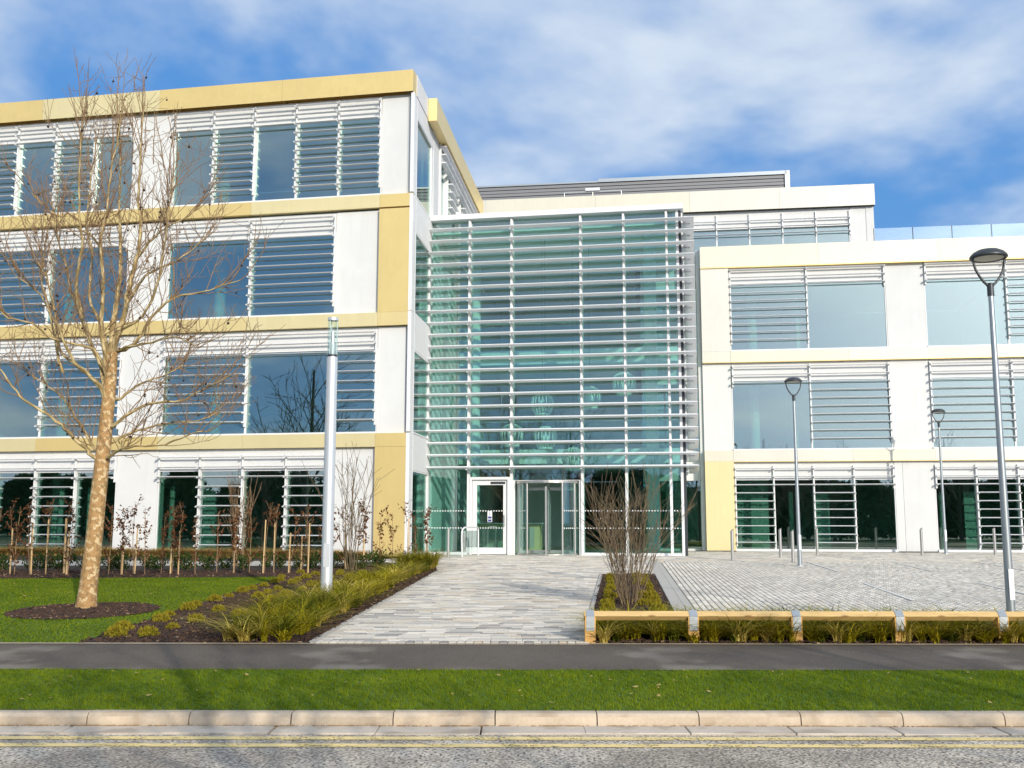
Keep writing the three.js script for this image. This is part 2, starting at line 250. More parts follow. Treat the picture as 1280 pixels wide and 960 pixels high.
// ---------------------------------------------------------------- the office building
const tone = rng(77);
function slatGeo(len, depth = 0.135, thick = 0.04, tilt = 0.05) { // thin aerofoil blade along x, centred
  const n = 10, pts = []; for (let k = 0; k < n; k++) { const a = k / n * Math.PI * 2, z = Math.cos(a) * depth / 2, y = Math.sin(a) * thick / 2; pts.push([z * Math.cos(tilt) + y * Math.sin(tilt), y * Math.cos(tilt) - z * Math.sin(tilt)]); }
  const s = new THREE.Shape(pts.map((p) => new THREE.Vector2(...p))), g = new THREE.ExtrudeGeometry(s, { depth: len, bevelEnabled: false }).translate(0, 0, -len / 2).rotateY(Math.PI / 2);
  return metreUV(g);
}
const slats = {}; const slat = (len) => slats[len] ??= slatGeo(len);
const paneTilt = rng(31);
function paneGeo(u0, u1, y0, y1, w) { // one sheet of double glazing, never set perfectly true
  const g = bx(-(u1 - u0) / 2, (u1 - u0) / 2, -(y1 - y0) / 2, (y1 - y0) / 2, -0.012, 0.012);
  g.rotateY((paneTilt() - 0.5) * 0.006).rotateX((paneTilt() - 0.5) * 0.005).translate((u0 + u1) / 2, (y0 + y1) / 2, w); return g;
}
function wing(o) { // a facade of storeys with gold bands, white panels, glazing and louvres; local x along it, z outwards
  const uc = o.base, root = thing(o.name, o.label, 'office building', [uc * Math.cos(o.a), 0, -o.d + uc * Math.sin(o.a)], -o.a);
  const X = (u) => u - uc, B = (u0, u1, y0, y1, w0, w1) => bx(X(u0), X(u1), y0, y1, w0, w1), jt = 0.005;
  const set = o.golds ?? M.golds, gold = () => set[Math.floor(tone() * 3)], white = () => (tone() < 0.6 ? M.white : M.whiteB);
  const wp = [];
  for (const fl of o.floors) {
    const F = fl.F, top = F + (fl.h ?? 3.46);
    for (const [u0, u1, kind] of fl.solid) {
      const g = kind === 'gold';
      part(g ? 'gold_panel' : 'cladding_panel', B(u0 + jt, u1 - jt, F + (F ? 0.004 : 0.03), top - 0.006, g ? -0.16 : -0.24, g ? -0.002 : -0.15), g ? (F || !o.golds ? gold() : M.paleGold) : white(), root);
      wp.push(B(u0 + 0.02, u1 - 0.02, F + 0.02, top - 0.02, -0.6, -0.245));
    }
    const off = F ? 0.44 : 0.35;
    for (const [start, pattern] of fl.wins) {
      let u = start; const bays = [];
      for (const c of pattern) { const len = c === c.toLowerCase() ? 3 : 1.5; bays.push([u, u + len, c.toUpperCase() === 'L', len]); u += len; }
      const end = u, win = group('window', root), g0 = F ? F + 0.055 : 0.10, g1 = F + 2.78;
      part('frame', [B(start + 0.004, end - 0.004, F + 0.004, g0, -0.26, F ? -0.02 : -0.10), B(start + 0.004, end - 0.004, g1 - 0.045, g1, -0.26, -0.16)], M.frame, win);
      part('cladding_panel', B(start + 0.006, end - 0.006, g1 + 0.004, top - 0.008, -0.25, -0.17), M.white, win);
      bays.forEach(([a, b], i) => {
        if (i) part('mullion', B(a - 0.03, a + 0.03, g0, g1 - 0.046, -0.44, -0.165), M.frame, win);
        part('pane', paneGeo(X(a + (i ? 0.031 : 0.036)), X(b - (i < bays.length - 1 ? 0.031 : 0.036)), g0 + 0.002, g1 - 0.048, -0.215), M.glass, win);
      });
      part('jamb', B(start + 0.004, start + 0.035, g0, g1 - 0.046, -0.26, -0.16), M.frame, win); part('jamb', B(end - 0.035, end - 0.004, g0, g1 - 0.046, -0.26, -0.16), M.frame, win);
      const scr = group('louvre_screen', root);
      bays.forEach(([a, b, on, len], i) => {
        for (let k = on ? 0 : 7; k < 10; k++) { const m = part('louvre_slat', slat(len - 0.03), M.slat, scr); m.position.set(X((a + b) / 2) + (tone() - 0.5) * 0.006, F + off + 0.315 * k, 0.02); m.rotation.x = (tone() - 0.5) * 0.03; }
      });
      for (let i = 0; i <= bays.length; i++) { // upright carriers with a small arm under each blade
        const u2 = i ? bays[i - 1][1] : start, low = (bays[i - 1]?.[2] || bays[i]?.[2]) ? 0 : 7, e = i === 0 ? 0.045 : i === bays.length ? -0.045 : 0;
        const g = [B(u2 + e - 0.025, u2 + e + 0.025, F + off + 0.315 * low - 0.16, F + off + 0.315 * 9 + 0.10, -0.155, -0.075)];
        for (let k = low; k < 10; k++) g.push(B(u2 + e - 0.012, u2 + e + 0.012, F + off + 0.315 * k - 0.05, F + off + 0.315 * k - 0.012, -0.08, 0.11));
        part('louvre_carrier', g, M.frame, scr);
      }
    }
    if (F) { // gold band at the floor edge, in lengths
      const y1 = F, y0 = F - 0.43; let u = o.u1; const L = [1.1, 4.5, 3, 4.5, 3, 4.5, 3, 4.5, 3];
      const dir = o.fromLeft ? 1 : -1; let at = o.fromLeft ? o.u0 : o.u1;
      for (let i = 0; i < L.length; i++) { const nx = clamp(at + dir * L[i], o.u0, o.u1); if (Math.abs(nx - at) < 0.05) break; part('gold_panel', B(Math.min(at, nx) + 0.003, Math.max(at, nx) - 0.003, y0, y1, -0.24, 0), gold(), root); if (o.golds) part('unglared_underside', B(Math.min(at, nx) + 0.003, Math.max(at, nx) - 0.003, y0 - 0.022, y0 - 0.002, -0.145, -0.004), M.golds[1], root); at = nx; }  // added strip: panel underside in plain gold, without the painted glare
      wp.push(B(o.u0 + 0.02, o.u1 - 0.02, F - 0.41, F - 0.02, -0.6, -0.245));
    }
  }
  { let at = o.fromLeft ? o.u0 : o.u1; const dir = o.fromLeft ? 1 : -1; for (const l of [4.6, 4.5, 4.5, 4.5, 4.5, 4.5, 4.5]) { const nx = clamp(at + dir * l, o.u0, o.u1); if (Math.abs(nx - at) < 0.05) break; part('roof_fascia', bevelBox(X(Math.min(at, nx) + 0.003), X(Math.max(at, nx) - 0.003), o.roof[0], o.roof[1], -0.35, o.roof[2], 0.012), gold(), root); if (o.golds) part('unglared_underside', B(Math.min(at, nx) + 0.003, Math.max(at, nx) - 0.003, o.roof[0] - 0.035, o.roof[0] - 0.003, -0.16, o.roof[2] - 0.004), M.golds[1], root); at = nx; } }  // strip below the fascia shows its underside free of painted glare
  part('backing_wall', wp, M.inner, root);
  const D = o.depth, cs = [], fs = [], pl = [], pt = [], e = o.inset ?? 0.06;
  for (const fl of o.floors) {
    const F = fl.F; fs.push(B(o.u0 + e, o.u1 - e, F - 0.12, F, -D, -0.62)); cs.push(B(o.u0 + e, o.u1 - e, F + 2.86, F + 3.46, -D, -0.62));
    for (let u = o.u0 + 2.2; u < o.u1 - 1; u += 6) pl.push(cyl(0.2, 0.2, 2.85, X(u), F + 0.004, -2.6, 18));
    if (!F) for (const u of [o.u0 + 3.4, o.u0 + 9.1, o.u0 + 13.3, o.u0 + 19.6]) { pl.push(cyl(0.09, 0.09, 2.3, X(u), 0.004, -1.5, 12)); pt.push(B(u + 0.9, u + 1.5, 0.003, 2.3, -1.72, -1.66)); }
    for (let u = o.u0 + 4; u < o.u1 - 2; u += 6 + 2 * tone()) if (tone() < 0.75) pt.push(B(u, u + 0.12, F + 0.003, F + 2.85, -D + 0.1, -2.2 - 2.4 * tone()));
    pt.push(B(o.u0 + e, o.u1 - e, F + 0.003, F + 2.85, -D - 0.15, -D));
  }
  part('floor_slab', fs, M.carpet, root); part('ceiling', cs, M.ceil, root); part('column', pl, M.inner, root); part('partition', pt, M.inner, root);
  part('roof_slab', B(o.u0 + e, o.u1 - e, o.roof[0] + 0.1, o.roof[1] - 0.18, -D - 0.15, -0.36), M.plant, root);
  return { root, X, B, gold, white };
}
const CORNER_X = -3.32;
const LW = wing({
  name: 'office_wing', label: 'left office wing, four storeys, mustard gold bands, its right end beside the glass entrance', a: 0.1845, d: 31.62, base: -12, u0: -25.43, u1: CORNER_X, depth: 7.2, inset: 0.75,
  roof: [15.2, 15.95, 0.08],
  floors: [
    { F: 0, wins: [[-22.43, 'LOLOLO'], [-11.93, 'OLOL']], solid: [[-25.43, -22.43, 'white'], [-13.43, -11.93, 'white'], [-5.93, -4.43, 'white'], [-4.43, CORNER_X, 'gold']] },
    { F: 3.89, wins: [[-22.43, 'lol'], [-11.93, 'loL']], solid: [[-25.43, -22.43, 'white'], [-13.43, -11.93, 'white'], [-4.43, CORNER_X - 0.16, 'white'], [CORNER_X - 0.16, CORNER_X, 'white']] },
    { F: 7.80, wins: [[-22.43, 'olo'], [-11.93, 'ol']], solid: [[-25.43, -22.43, 'white'], [-13.43, -11.93, 'white'], [-5.93, -4.43, 'white'], [-4.43, CORNER_X, 'gold']] },
    { F: 11.74, wins: [[-22.43, 'OLLOLO'], [-11.93, 'OLOLL']], solid: [[-25.43, -22.43, 'white'], [-13.43, -11.93, 'white'], [-4.43, CORNER_X - 0.22, 'white'], [CORNER_X - 0.22, CORNER_X, 'white']] },
  ],
});
{ // the wing's right-hand return, running back past the entrance hall; t = metres back from the corner, s = metres proud of the face
  const base = new THREE.Matrix4().makeRotationY(0.075).setPosition(LW.X(CORNER_X), 0, 0); // the return is not quite square to the front
  const S = (t0, t1, y0, y1, s0, s1) => bx(s0, s1, y0, y1, -t1, -t0).applyMatrix4(base);
  const root = LW.root, pn = (g, name = 'cladding_panel', m = LW.white()) => part(name, g, m, root);
  const win = group('window', root);
  for (const [F, top] of [[0, 2.75], [3.93, 6.65], [7.84, 10.6], [11.78, 14.55]]) {
    pn(S(0.2, 0.62, F + 0.01, top - 0.006, -0.2, 0.02));
    part('frame', [S(0.63, 3.5, F, F + 0.05, -0.12, 0.015), S(0.63, 0.68, F + 0.052, top - 0.052, -0.12, 0.01), S(3.2, 3.5, F + 0.052, top - 0.052, -0.12, 0.01), S(0.63, 3.5, top - 0.05, top, -0.12, 0.015)], M.frame, win);
    part('pane', S(0.682, 3.198, F + 0.053, top - 0.053, -0.06, -0.035), M.glass, win);
    const n = F > 11 ? 15.2 : F + 3.92; pn(S(0.2, 3.5, top + 0.006, n - 0.012, -0.2, 0.02));
    part('corner_post', S(0.0, 0.195, F ? F + 0.003 : 0.02, (F > 11 ? 15.2 : F + 3.89) - 0.003, -0.08, 0.03), M.frame, root);
  }
  pn(S(0.36, 3.2, 15.21, 15.94, -0.3, 0.04)); pn(S(3.51, 4.5, 3, 15.9, -0.3, 0.03));
  part('roof_fascia', [S(2.3, 7, 15.12, 15.95, 0.05, 0.36), S(7.006, 14.3, 15.12, 15.95, 0.05, 0.36)], M.golds[0], root);
  pn(S(4.51, 13.9, 3, 11.9, -0.3, 0.02)); pn(S(4.51, 14.2, 14.7, 15.11, -0.3, 0.03)); pn(S(3.21, 14.3, 15.12, 15.9, -0.3, 0.045));
  const w2 = group('window', root);
  for (let i = 0; i < 6; i++) { const t = 4.52 + i * 1.55; part('mullion', S(t, t + 0.06, 11.9, 14.69, -0.2, 0.03), M.frame, w2); part('pane', S(t + 0.062, t + 1.548, 11.92, 14.68, -0.1, -0.075), M.glass, w2); }
  const scr = group('louvre_screen', root);
  for (let i = 0; i < 6; i++) for (let k = (i % 2 ? 0 : 7); k < 10; k++) { const t = 4.55 + i * 1.55, y = 12.2 + 0.315 * k; part('louvre_slat', S(t, t + 1.5, y - 0.02, y + 0.02, 0.10, 0.30), M.slat, scr); }
  for (let i = 0; i < 7; i++) { const t = 4.55 + i * 1.55; part('louvre_carrier', S(t - 0.03, t + 0.02, 12, 15.1, 0.035, 0.12), M.frame, scr); }
  part('end_wall', [S(3.6, 13.9, 0.02, 15.1, -0.45, -0.35), S(13.9, 14.1, 0.02, 15.1, -4, -0.0)], M.inner, root);
  part('rear_wall', [LW.B(-25.43, CORNER_X - 0.5, 0, 15.2, -14.2, -14.0), LW.B(-25.43, -25.2, 0, 15.2, -14, -0.62)], M.white, root);
}
const RW = wing({
  name: 'office_wing', label: 'right office wing, three storeys, gold bands coloured pale for sun glare, behind the car park', a: 0.1399, d: 41.05, base: 16, golds: M.glareGolds, u0: 7.6, u1: 29.1, depth: 7.2, fromLeft: true, inset: 0.1,
  roof: [11.2, 12.06, 0.05],
  floors: [
    { F: 0, wins: [[8.72, 'LOLO'], [16.17, 'OLOO'], [23.62, 'LOL']], solid: [[7.6, 8.72, 'gold'], [14.72, 15.02, 'white'], [15.02, 16.17, 'white'], [22.17, 23.62, 'white'], [28.12, 29.1, 'white']] },
    { F: 3.89, wins: [[8.72, 'ol'], [16.17, 'lo'], [23.62, 'lL']], solid: [[7.6, 8.72, 'white'], [14.72, 16.17, 'white'], [22.17, 23.62, 'white'], [28.12, 29.1, 'white']] },
    { F: 7.80, h: 3.38, wins: [[8.72, 'lo'], [16.17, 'ol'], [23.62, 'oL']], solid: [[7.6, 8.72, 'gold'], [14.72, 16.17, 'white'], [22.17, 23.62, 'white'], [28.12, 29.1, 'white']] },
  ],
});
{ // glazed link between the hall and the right wing, set back from the wing's face; and the wing's own sides
  const { root, B } = RW, win = group('window', root);
  part('end_wall', [B(7.45, 7.594, 0.02, 12, -13, -0.26), B(28.95, 29.09, 0.02, 11.2, -13, -0.65), B(7.6, 29.1, 0, 11.2, -13.2, -13)], M.whiteB, root);
  for (const [y0, y1] of [[0.09, 2.74], [3.95, 6.6], [7.85, 10.5]]) part('pane', paneGeo(RW.X(5.2), RW.X(7.44), y0, y1, -0.7), M.glass, win);
  for (const [y0, y1] of [[0, 0.085], [2.745, 3.945], [6.605, 7.845], [10.505, 11.9]]) part('cladding_panel', B(5.2, 7.44, y0, y1, -0.8, -0.66), M.white, win);
  part('floor_slab', [B(5.0, 7.44, -0.1, 0.004, -7, -0.81), B(5, 7.44, 2.75, 3.9, -7, -0.81), B(5, 7.44, 6.61, 7.8, -7, -0.81), B(5, 7.44, 10.6, 11.8, -13, -0.81)], M.carpet, root);
  part('partition', [B(5, 7.44, 0.01, 2.74, -7.2, -7), B(5, 7.44, 3.91, 6.6, -7.2, -7), B(5, 7.44, 7.81, 10.59, -7.2, -7)], M.inner, root);
  part('partition', [B(8.80, 10.15, 0.01, 2.84, -1.75, -1.66), B(5.25, 7.40, 0.01, 2.7, -2.1, -2.0)], M.inner, root);
  const bal = group('balustrade', root);
  for (let u = 14.42; u < 29; u += 1.47) { part('baluster', B(u - 0.012, u + 0.012, 12.07, 12.67, -0.34, -0.315), M.dark, bal); if (u < 27.5) part('pane', paneGeo(RW.X(u + 0.022), RW.X(u + 1.448), 12.08, 12.65, -0.295), M.glassRail, bal); }
}
{ // set-back top storey, with the grey plant enclosure on its roof
  const a = 0.1399, d = 47.6, uc = 6, root = thing('rooftop_storey', 'set-back top storey with a deep gold roof fascia coloured pale for sun glare above the right wing', 'office storey', [uc * Math.cos(a), 11.9, -d + uc * Math.sin(a)], -a);
  const B = (u0, u1, y0, y1, w0, w1) => bx(u0 - uc, u1 - uc, y0 - 11.9, y1 - 11.9, w0, w1);
  for (const [u0, u1] of [[-6, -1.3], [-1.294, 4], [4.006, 8.4], [8.406, 12.5], [12.506, 16.74]]) part('roof_fascia', bevelBox(u0 - uc, u1 - uc, 15.5 - 11.9, 16.5 - 11.9, -0.4, 0.1, 0.012), M.glareGolds[Math.floor(tone() * 3)], root);  // gold fascia, its sun glare painted as a pale tone
  part('cladding_panel', B(15.65, 16.35, 11.95, 15.49, -0.4, -0.12), M.white, root); part('cladding_panel', B(16.356, 16.7, 11.95, 15.49, -0.4, -0.1), M.whiteB, root);
  const win = group('window', root), scr = group('louvre_screen', root);
  part('frame', [B(-5.9, 15.64, 11.92, 12.0, -0.3, -0.12), B(-5.9, 15.64, 14.66, 14.72, -0.3, -0.14)], M.frame, win);
  part('cladding_panel', B(-5.9, 15.64, 14.725, 15.49, -0.3, -0.15), M.white, win);
  for (let i = 0; i < 14; i++) {
    const u = 15.62 - i * 1.5; part('mullion', B(u - 0.03, u + 0.03, 12.001, 14.658, -0.4, -0.14), M.frame, win);
    if (i < 13) { part('pane', paneGeo(u - 1.469 - uc, u - 0.031 - uc, 12.002 - 11.9, 14.657 - 11.9, -0.22), M.glass, win); for (let k = 7; k < 10; k++) { const m = part('louvre_slat', slat(1.47), M.slat, scr); m.position.set(u - 0.75 - uc, 12.16 + 0.315 * k - 11.9, 0.02); } }
    part('louvre_carrier', [B(u - 0.025, u + 0.025, 14.2, 15.35, -0.139, -0.07), ...[7, 8, 9].map((k) => B(u - 0.012, u + 0.012, 12.1 + 0.315 * k, 12.15 + 0.315 * k, -0.08, 0.1))], M.frame, scr);
  }
  part('floor_slab', [B(-6, 16.7, 11.75, 11.92, -8, -0.3)], M.carpet, root); part('ceiling', B(-6, 16.7, 14.76, 15.3, -8, -0.41), M.ceil, root); part('rear_wall', [B(-6, 16.7, 11.93, 14.75, -8.2, -8), B(16.5, 16.7, 11.93, 14.75, -8, -0.41)], M.inner, root);
  part('roof_slab', B(-6, 16.7, 15.9, 16.3, -9, -0.41), M.plant, root);
  const pr = thing('plant_enclosure', 'grey ribbed plant enclosure on the roof behind the pale fascia', 'plant room', [5 * Math.cos(a), 16.3, -54 + 5 * Math.sin(a)], -a);
  const PB = (u0, u1, y0, y1, w0, w1) => bx(u0 - 5, u1 - 5, y0 - 16.3, y1 - 16.3, w0, w1), ribs = group('wall', pr);
  for (let i = 0; i < 16; i++) part('slat', PB(-6, 14.5, 16.35 + i * 0.185, 16.5 + i * 0.185, -0.06, 0.02 + 0.02 * (i % 2)), M.plant, ribs);
  part('coping', [PB(-6.1, 4.7, 19.31, 19.40, -0.3, 0.10), PB(4.7, 14.6, 19.31, 19.50, -0.3, 0.12)], M.lampPole, pr); part('corner_post', PB(14.5, 14.75, 16.3, 19.5, -0.3, 0.12), M.frame, pr); part('backing_wall', PB(-6, 14.5, 16.3, 19.3, -4, -0.07), M.plant, pr);
  const rail = thing('roof_rail', 'small steel guard rail on the roof edge in front of the grey plant enclosure', 'guard rail', [4.0 * Math.cos(a), 16.3, -49.2 + 4.0 * Math.sin(a)], -a);
  for (const u of [-1.4, 0, 1.4]) part('post', cyl(0.022, 0.022, 0.95, u, 0, 0, 8), M.steel, rail);
  part('rail', [bx(-1.42, 1.42, 0.93, 0.97, -0.02, 0.02), bx(-1.42, 1.42, 0.5, 0.53, -0.018, 0.018)], M.steel, rail); part('cap', bx(-0.35, 0.35, 0.98, 1.12, -0.1, 0.1), M.frame, rail);
}
// ---------------------------------------------------------------- the glass entrance hall
{
  const a = 0.1701, d = 35.18, uc = 1.3, root = thing('entrance_hall', 'three-storey glass entrance hall wrapped in wide horizontal white louvres', 'entrance hall', [uc * Math.cos(a), 0, -d + uc * Math.sin(a)], -a);
  const X = (u) => u - uc, B = (u0, u1, y0, y1, w0, w1) => bx(X(u0), X(u1), y0, y1, w0, w1);
  const grid = [-2.98, -1.5, 0, 2.43, 3.92, 5.39, 5.76], levels = [0.09, 2.92, 5.9, 8.88, 11.72];
  const cw = group('window', root);
  grid.forEach((u, i) => {
    const door = i === 2 || i === 3, y0 = door ? 0.0 : 0.0;
    part('mullion', B(u - 0.045, u + 0.045, y0, 11.74, -0.30, 0.12), M.frame, cw);
    if (i === 6) return;
    for (let k = 0; k < 4; k++) { if (k === 0 && (i === 1 || i === 2)) continue; part('pane', paneGeo(X(u + 0.046), X(grid[i + 1] - 0.046), levels[k] + 0.001, levels[k + 1] - 0.001, 0), M.glassHall, cw); }
  });
  part('pane', paneGeo(X(-1.454), X(-0.046), 2.64, 2.918, 0), M.glassHall, cw); part('pane', paneGeo(X(0.046), X(2.384), 2.52, 2.918, 0), M.glassHall, cw);
  part('sill', [B(-2.93, -1.55, 0, 0.085, -0.2, 0.1), B(2.48, 3.87, 0, 0.085, -0.2, 0.1), B(3.97, 5.34, 0, 0.085, -0.2, 0.1), B(5.44, 5.71, 0, 0.085, -0.2, 0.1)], M.frame, cw);
  // side of the hall, seen past the corner only in the louvres' gaps
  const side = group('window', root);
  for (let i = 0; i < 4; i++) for (let k = 0; k < 4; k++) part('pane', bx(X(5.75), X(5.775), levels[k], levels[k + 1] - 0.002, -0.06 - (i + 1) * 1.6, -0.06 - i * 1.6 - 0.05), M.glassHall, side);
  for (let i = 0; i < 5; i++) part('mullion', B(5.70, 5.83, 0, 11.74, -0.061 - i * 1.6 - 0.045, -0.061 - i * 1.6), i ? M.frame : M.dark, side);
  part('corner_post', B(5.81, 5.90, 0, 11.7, -0.30, 0.10), M.dark, side);
  // wrap-round blades with a mitred corner
  const prof = []; for (let k = 0; k < 14; k++) { const t = k / 14 * Math.PI * 2, c = Math.cos(t); prof.push([0.39 + 0.18 * c, 0.047 * Math.sin(t) * (1 - 0.3 * c)]); }
  const secs = [(p) => [-2.93, p[1], p[0]], (p) => [5.76 + p[0], p[1], p[0]], (p) => [5.76 + p[0], p[1], -3.3]];
  const bladeGeo = (() => { const pos = [], n = prof.length; for (let s = 0; s < 2; s++) for (let k = 0; k < n; k++) { const A = secs[s](prof[k]), Bq = secs[s](prof[(k + 1) % n]), C = secs[s + 1](prof[k]), D = secs[s + 1](prof[(k + 1) % n]); for (const t of [A, Bq, D, A, D, C]) pos.push(t[0] - uc, t[1], t[2]); } for (const s of [0, 2]) for (let k = 1; k < n - 1; k++) for (const q of s ? [prof[0], prof[k + 1], prof[k]] : [prof[0], prof[k], prof[k + 1]]) { const t = secs[s](q); pos.push(t[0] - uc, t[1], t[2]); } const g = new THREE.BufferGeometry(); g.setAttribute('position', new THREE.Float32BufferAttribute(pos, 3)); g.computeVertexNormals(); return metreUV(g); })();
  const scr = group('louvre_screen', root);
  for (let k = 0; k < 21; k++) { const m = part('louvre_slat', bladeGeo, M.blade2, scr); m.position.y = 2.95 + 0.4205 * k; m.rotation.x = (tone() - 0.5) * 0.004; }
  for (const u of grid.slice(0, 6)) { const g = [B(u - 0.03, u + 0.03, 2.8, 11.7, 0.125, 0.205)]; for (let k = 0; k < 21; k++) g.push(B(u - 0.02, u + 0.02, 2.86 + 0.4205 * k, 2.905 + 0.4205 * k, 0.206, 0.46)); part('louvre_carrier', g, M.frame, scr); }
  for (const w of [-0.1, -3.2]) { const g = [B(5.83, 5.95, 2.8, 11.7, w - 0.04, w + 0.03)]; for (let k = 0; k < 21; k++) g.push(B(5.951, 6.2, 2.86 + 0.4205 * k, 2.905 + 0.4205 * k, w - 0.025, w + 0.015)); part('louvre_carrier', g, M.frame, scr); }
  part('roof_fascia', [B(-2.95, 5.98, 11.75, 11.93, -0.3, 0.30), B(5.60, 5.98, 11.75, 11.93, -4.7, -0.302)], M.frame, root);
  part('roof_slab', B(-2.9, 5.6, 11.60, 11.86, -14.3, -0.31), M.plant, root);
  // inside: floor, ceiling, galleries, walls
  part('floor_slab', [B(-2.9, 5.70, -0.12, 0.006, -5.2, -0.05), B(-2.9, 5.70, -0.12, 0.004, -22, -5.21)], M.hallFloor, root);
  part('ceiling', B(-2.9, 5.66, 11.40, 11.59, -14.2, -0.36), M.ceil, root);
  const gal = group('gallery', root);
  for (const y of [3.9, 7.8]) { part('floor_slab', B(-2.9, 5.66, y - 0.55, y, -22, -4.6), M.ceil, gal); part('pane', bx(X(-2.85), X(5.6), y + 0.02, y + 1.05, -4.66, -4.64), M.glassClear, gal); part('handrail', B(-2.85, 5.6, y + 1.06, y + 1.11, -4.69, -4.61), M.steel, gal); }
  part('partition', [B(-2.9, 5.66, 3.95, 7.2, -14.2, -14), B(-2.9, 5.66, 7.85, 11.35, -14.2, -14), B(-2.9, 5.66, 0.01, 3.34, -22.2, -22), B(-3.0, -2.91, 0.01, 3.34, -22, -14.01), B(-3.0, -2.91, 0.01, 11.39, -14, -0.42), B(5.67, 5.77, 0.01, 3.34, -22, -14.01), B(5.67, 5.77, 0.01, 11.39, -14, -6.6)], M.inner, root);
  part('partition', [B(-1.9, 0.6, 0.02, 3.3, -12.1, -12), B(2.6, 4.9, 0.02, 3.3, -15.1, -15)], M.inner, root);
  part('column', [cyl(0.22, 0.22, 11.3, X(4.75), 0.01, -1.3, 20), cyl(0.22, 0.22, 11.3, X(-2.2), 0.01, -4.2, 20)], M.inner, root);
  const dots = []; for (const y of [0.90, 1.48]) for (let u = -2.88; u < 5.7; u += 0.093) { if (u > -1.56 && u < 2.5) continue; dots.push(bx(X(u) - 0.02, X(u) + 0.02, y - 0.02, y + 0.02, 0.0145, 0.017)); }
  part('glass_marking', dots, M.frame, cw, { kind: 'stuff' });
  // single door
  const dr = group('door', root);
  part('frame', [B(-1.452, -1.37, 0, 2.63, -0.14, 0.14), B(-0.13, -0.048, 0, 2.63, -0.14, 0.14), B(-1.369, -0.131, 2.54, 2.63, -0.14, 0.14)], M.frame, dr);
  part('leaf', [B(-1.36, -1.21, 0.02, 2.53, -0.03, 0.05), B(-0.29, -0.14, 0.02, 2.53, -0.03, 0.05), B(-1.209, -0.291, 0.02, 0.24, -0.03, 0.05), B(-1.209, -0.291, 2.36, 2.53, -0.03, 0.05)], M.frame, dr);
  part('pane', B(-1.208, -0.292, 0.242, 2.358, 0.0, 0.02), M.glassHall, dr);
  part('closer', B(-0.72, -0.22, 2.40, 2.47, 0.051, 0.085), M.dark, dr); part('handle', [cyl(0.012, 0.012, 0.4, X(-0.24), 0.95, 0.10, 8), B(-0.25, -0.23, 1.0, 1.02, 0.05, 0.1), B(-0.25, -0.23, 1.28, 1.3, 0.05, 0.1)], M.steel, dr);
  { const st = group('sticker', dr); part('sheet', B(-0.84, -0.68, 1.10, 1.47, 0.021, 0.024), M.frame, st); part('print', [B(-0.82, -0.70, 1.22, 1.29, 0.0241, 0.0255), B(-0.82, -0.70, 1.115, 1.19, 0.0241, 0.0255), B(-0.77, -0.755, 1.31, 1.44, 0.0241, 0.0255)], std([0.03, 0.04, 0.22], 0.6), st); const d2 = []; for (const y of [0.90, 1.48]) for (let u = -1.18; u < -0.3; u += 0.093) d2.push(bx(X(u) - 0.02, X(u) + 0.02, y - 0.02, y + 0.02, 0.0205, 0.022)); part('glass_marking', d2, M.frame, dr, { kind: 'stuff' }); }
  // revolving door
  const rd = group('revolving_door', root), cx = X(1.215), R = 1.06, cz = -0.25;
  const arc = (t0, t1, y0, y1, r, th, n = 14) => { const p = []; for (let i = 0; i < n; i++) { const q = (t, rr, y) => [cx + Math.sin(t) * rr, y, cz + Math.cos(t) * rr], s = lerp(t0, t1, i / n), e2 = lerp(t0, t1, (i + 1) / n), o = r, k = r - th; const f = (A, Bq, C, D) => p.push(...A, ...Bq, ...C, ...A, ...C, ...D); f(q(s, o, y0), q(e2, o, y0), q(e2, o, y1), q(s, o, y1)); f(q(e2, k, y0), q(s, k, y0), q(s, k, y1), q(e2, k, y1)); f(q(s, o, y1), q(e2, o, y1), q(e2, k, y1), q(s, k, y1)); f(q(e2, o, y0), q(s, o, y0), q(s, k, y0), q(e2, k, y0)); } const g = new THREE.BufferGeometry(); g.setAttribute('position', new THREE.Float32BufferAttribute(p, 3)); g.computeVertexNormals(); return metreUV(g); };
  for (const s of [-1, 1]) { part('pane', arc(s * 0.60, s * 1.85, 0.06, 2.39, R, 0.02), M.glassHall, rd); }
  part('canopy', [arc(-Math.PI, Math.PI, 2.40, 2.48, R + 0.03, 0.10, 40), cyl(R - 0.05, R - 0.05, 0.05, cx, 2.41, cz, 40)], M.steel, rd);
  part('floor_ring', [arc(-Math.PI, Math.PI, 0.01, 0.055, R + 0.02, 0.06, 40)], M.steel, rd);
  for (const t of [-0.60, 0.60, -1.15, 1.15, -1.85, 1.85]) part('post', cyl(0.035, 0.035, 2.38, cx + Math.sin(t) * (R - 0.01), 0.02, cz + Math.cos(t) * (R - 0.01), 10), M.steel, rd);
  part('shaft', cyl(0.06, 0.06, 2.38, cx, 0.02, cz, 12), M.steel, rd);
  for (let i = 0; i < 4; i++) { const t = 0.06 + i * Math.PI / 2, lf = group('leaf', rd), q = (g) => g.rotateY(t).translate(cx, 0, cz); part('frame', [q(bx(-0.03, 0.03, 0.05, 2.28, R - 0.16, R - 0.07)), q(bx(-0.025, 0.025, 0.05, 0.16, 0.06, R - 0.16)), q(bx(-0.025, 0.025, 2.18, 2.28, 0.06, R - 0.16))], M.steel, lf); part('pane', q(bx(-0.008, 0.008, 0.165, 2.175, 0.07, R - 0.165)), M.glassClear, lf); }
  { const d3 = []; for (const y of [0.90, 1.48]) for (let t = -1.8; t < 1.8; t += 0.085) if (Math.abs(t) > 0.62) d3.push(bx(-0.02, 0.02, y - 0.02, y + 0.02, R + 0.001, R + 0.003).rotateY(t).translate(cx, 0, cz)); part('glass_marking', d3, M.frame, rd, { kind: 'stuff' }); }
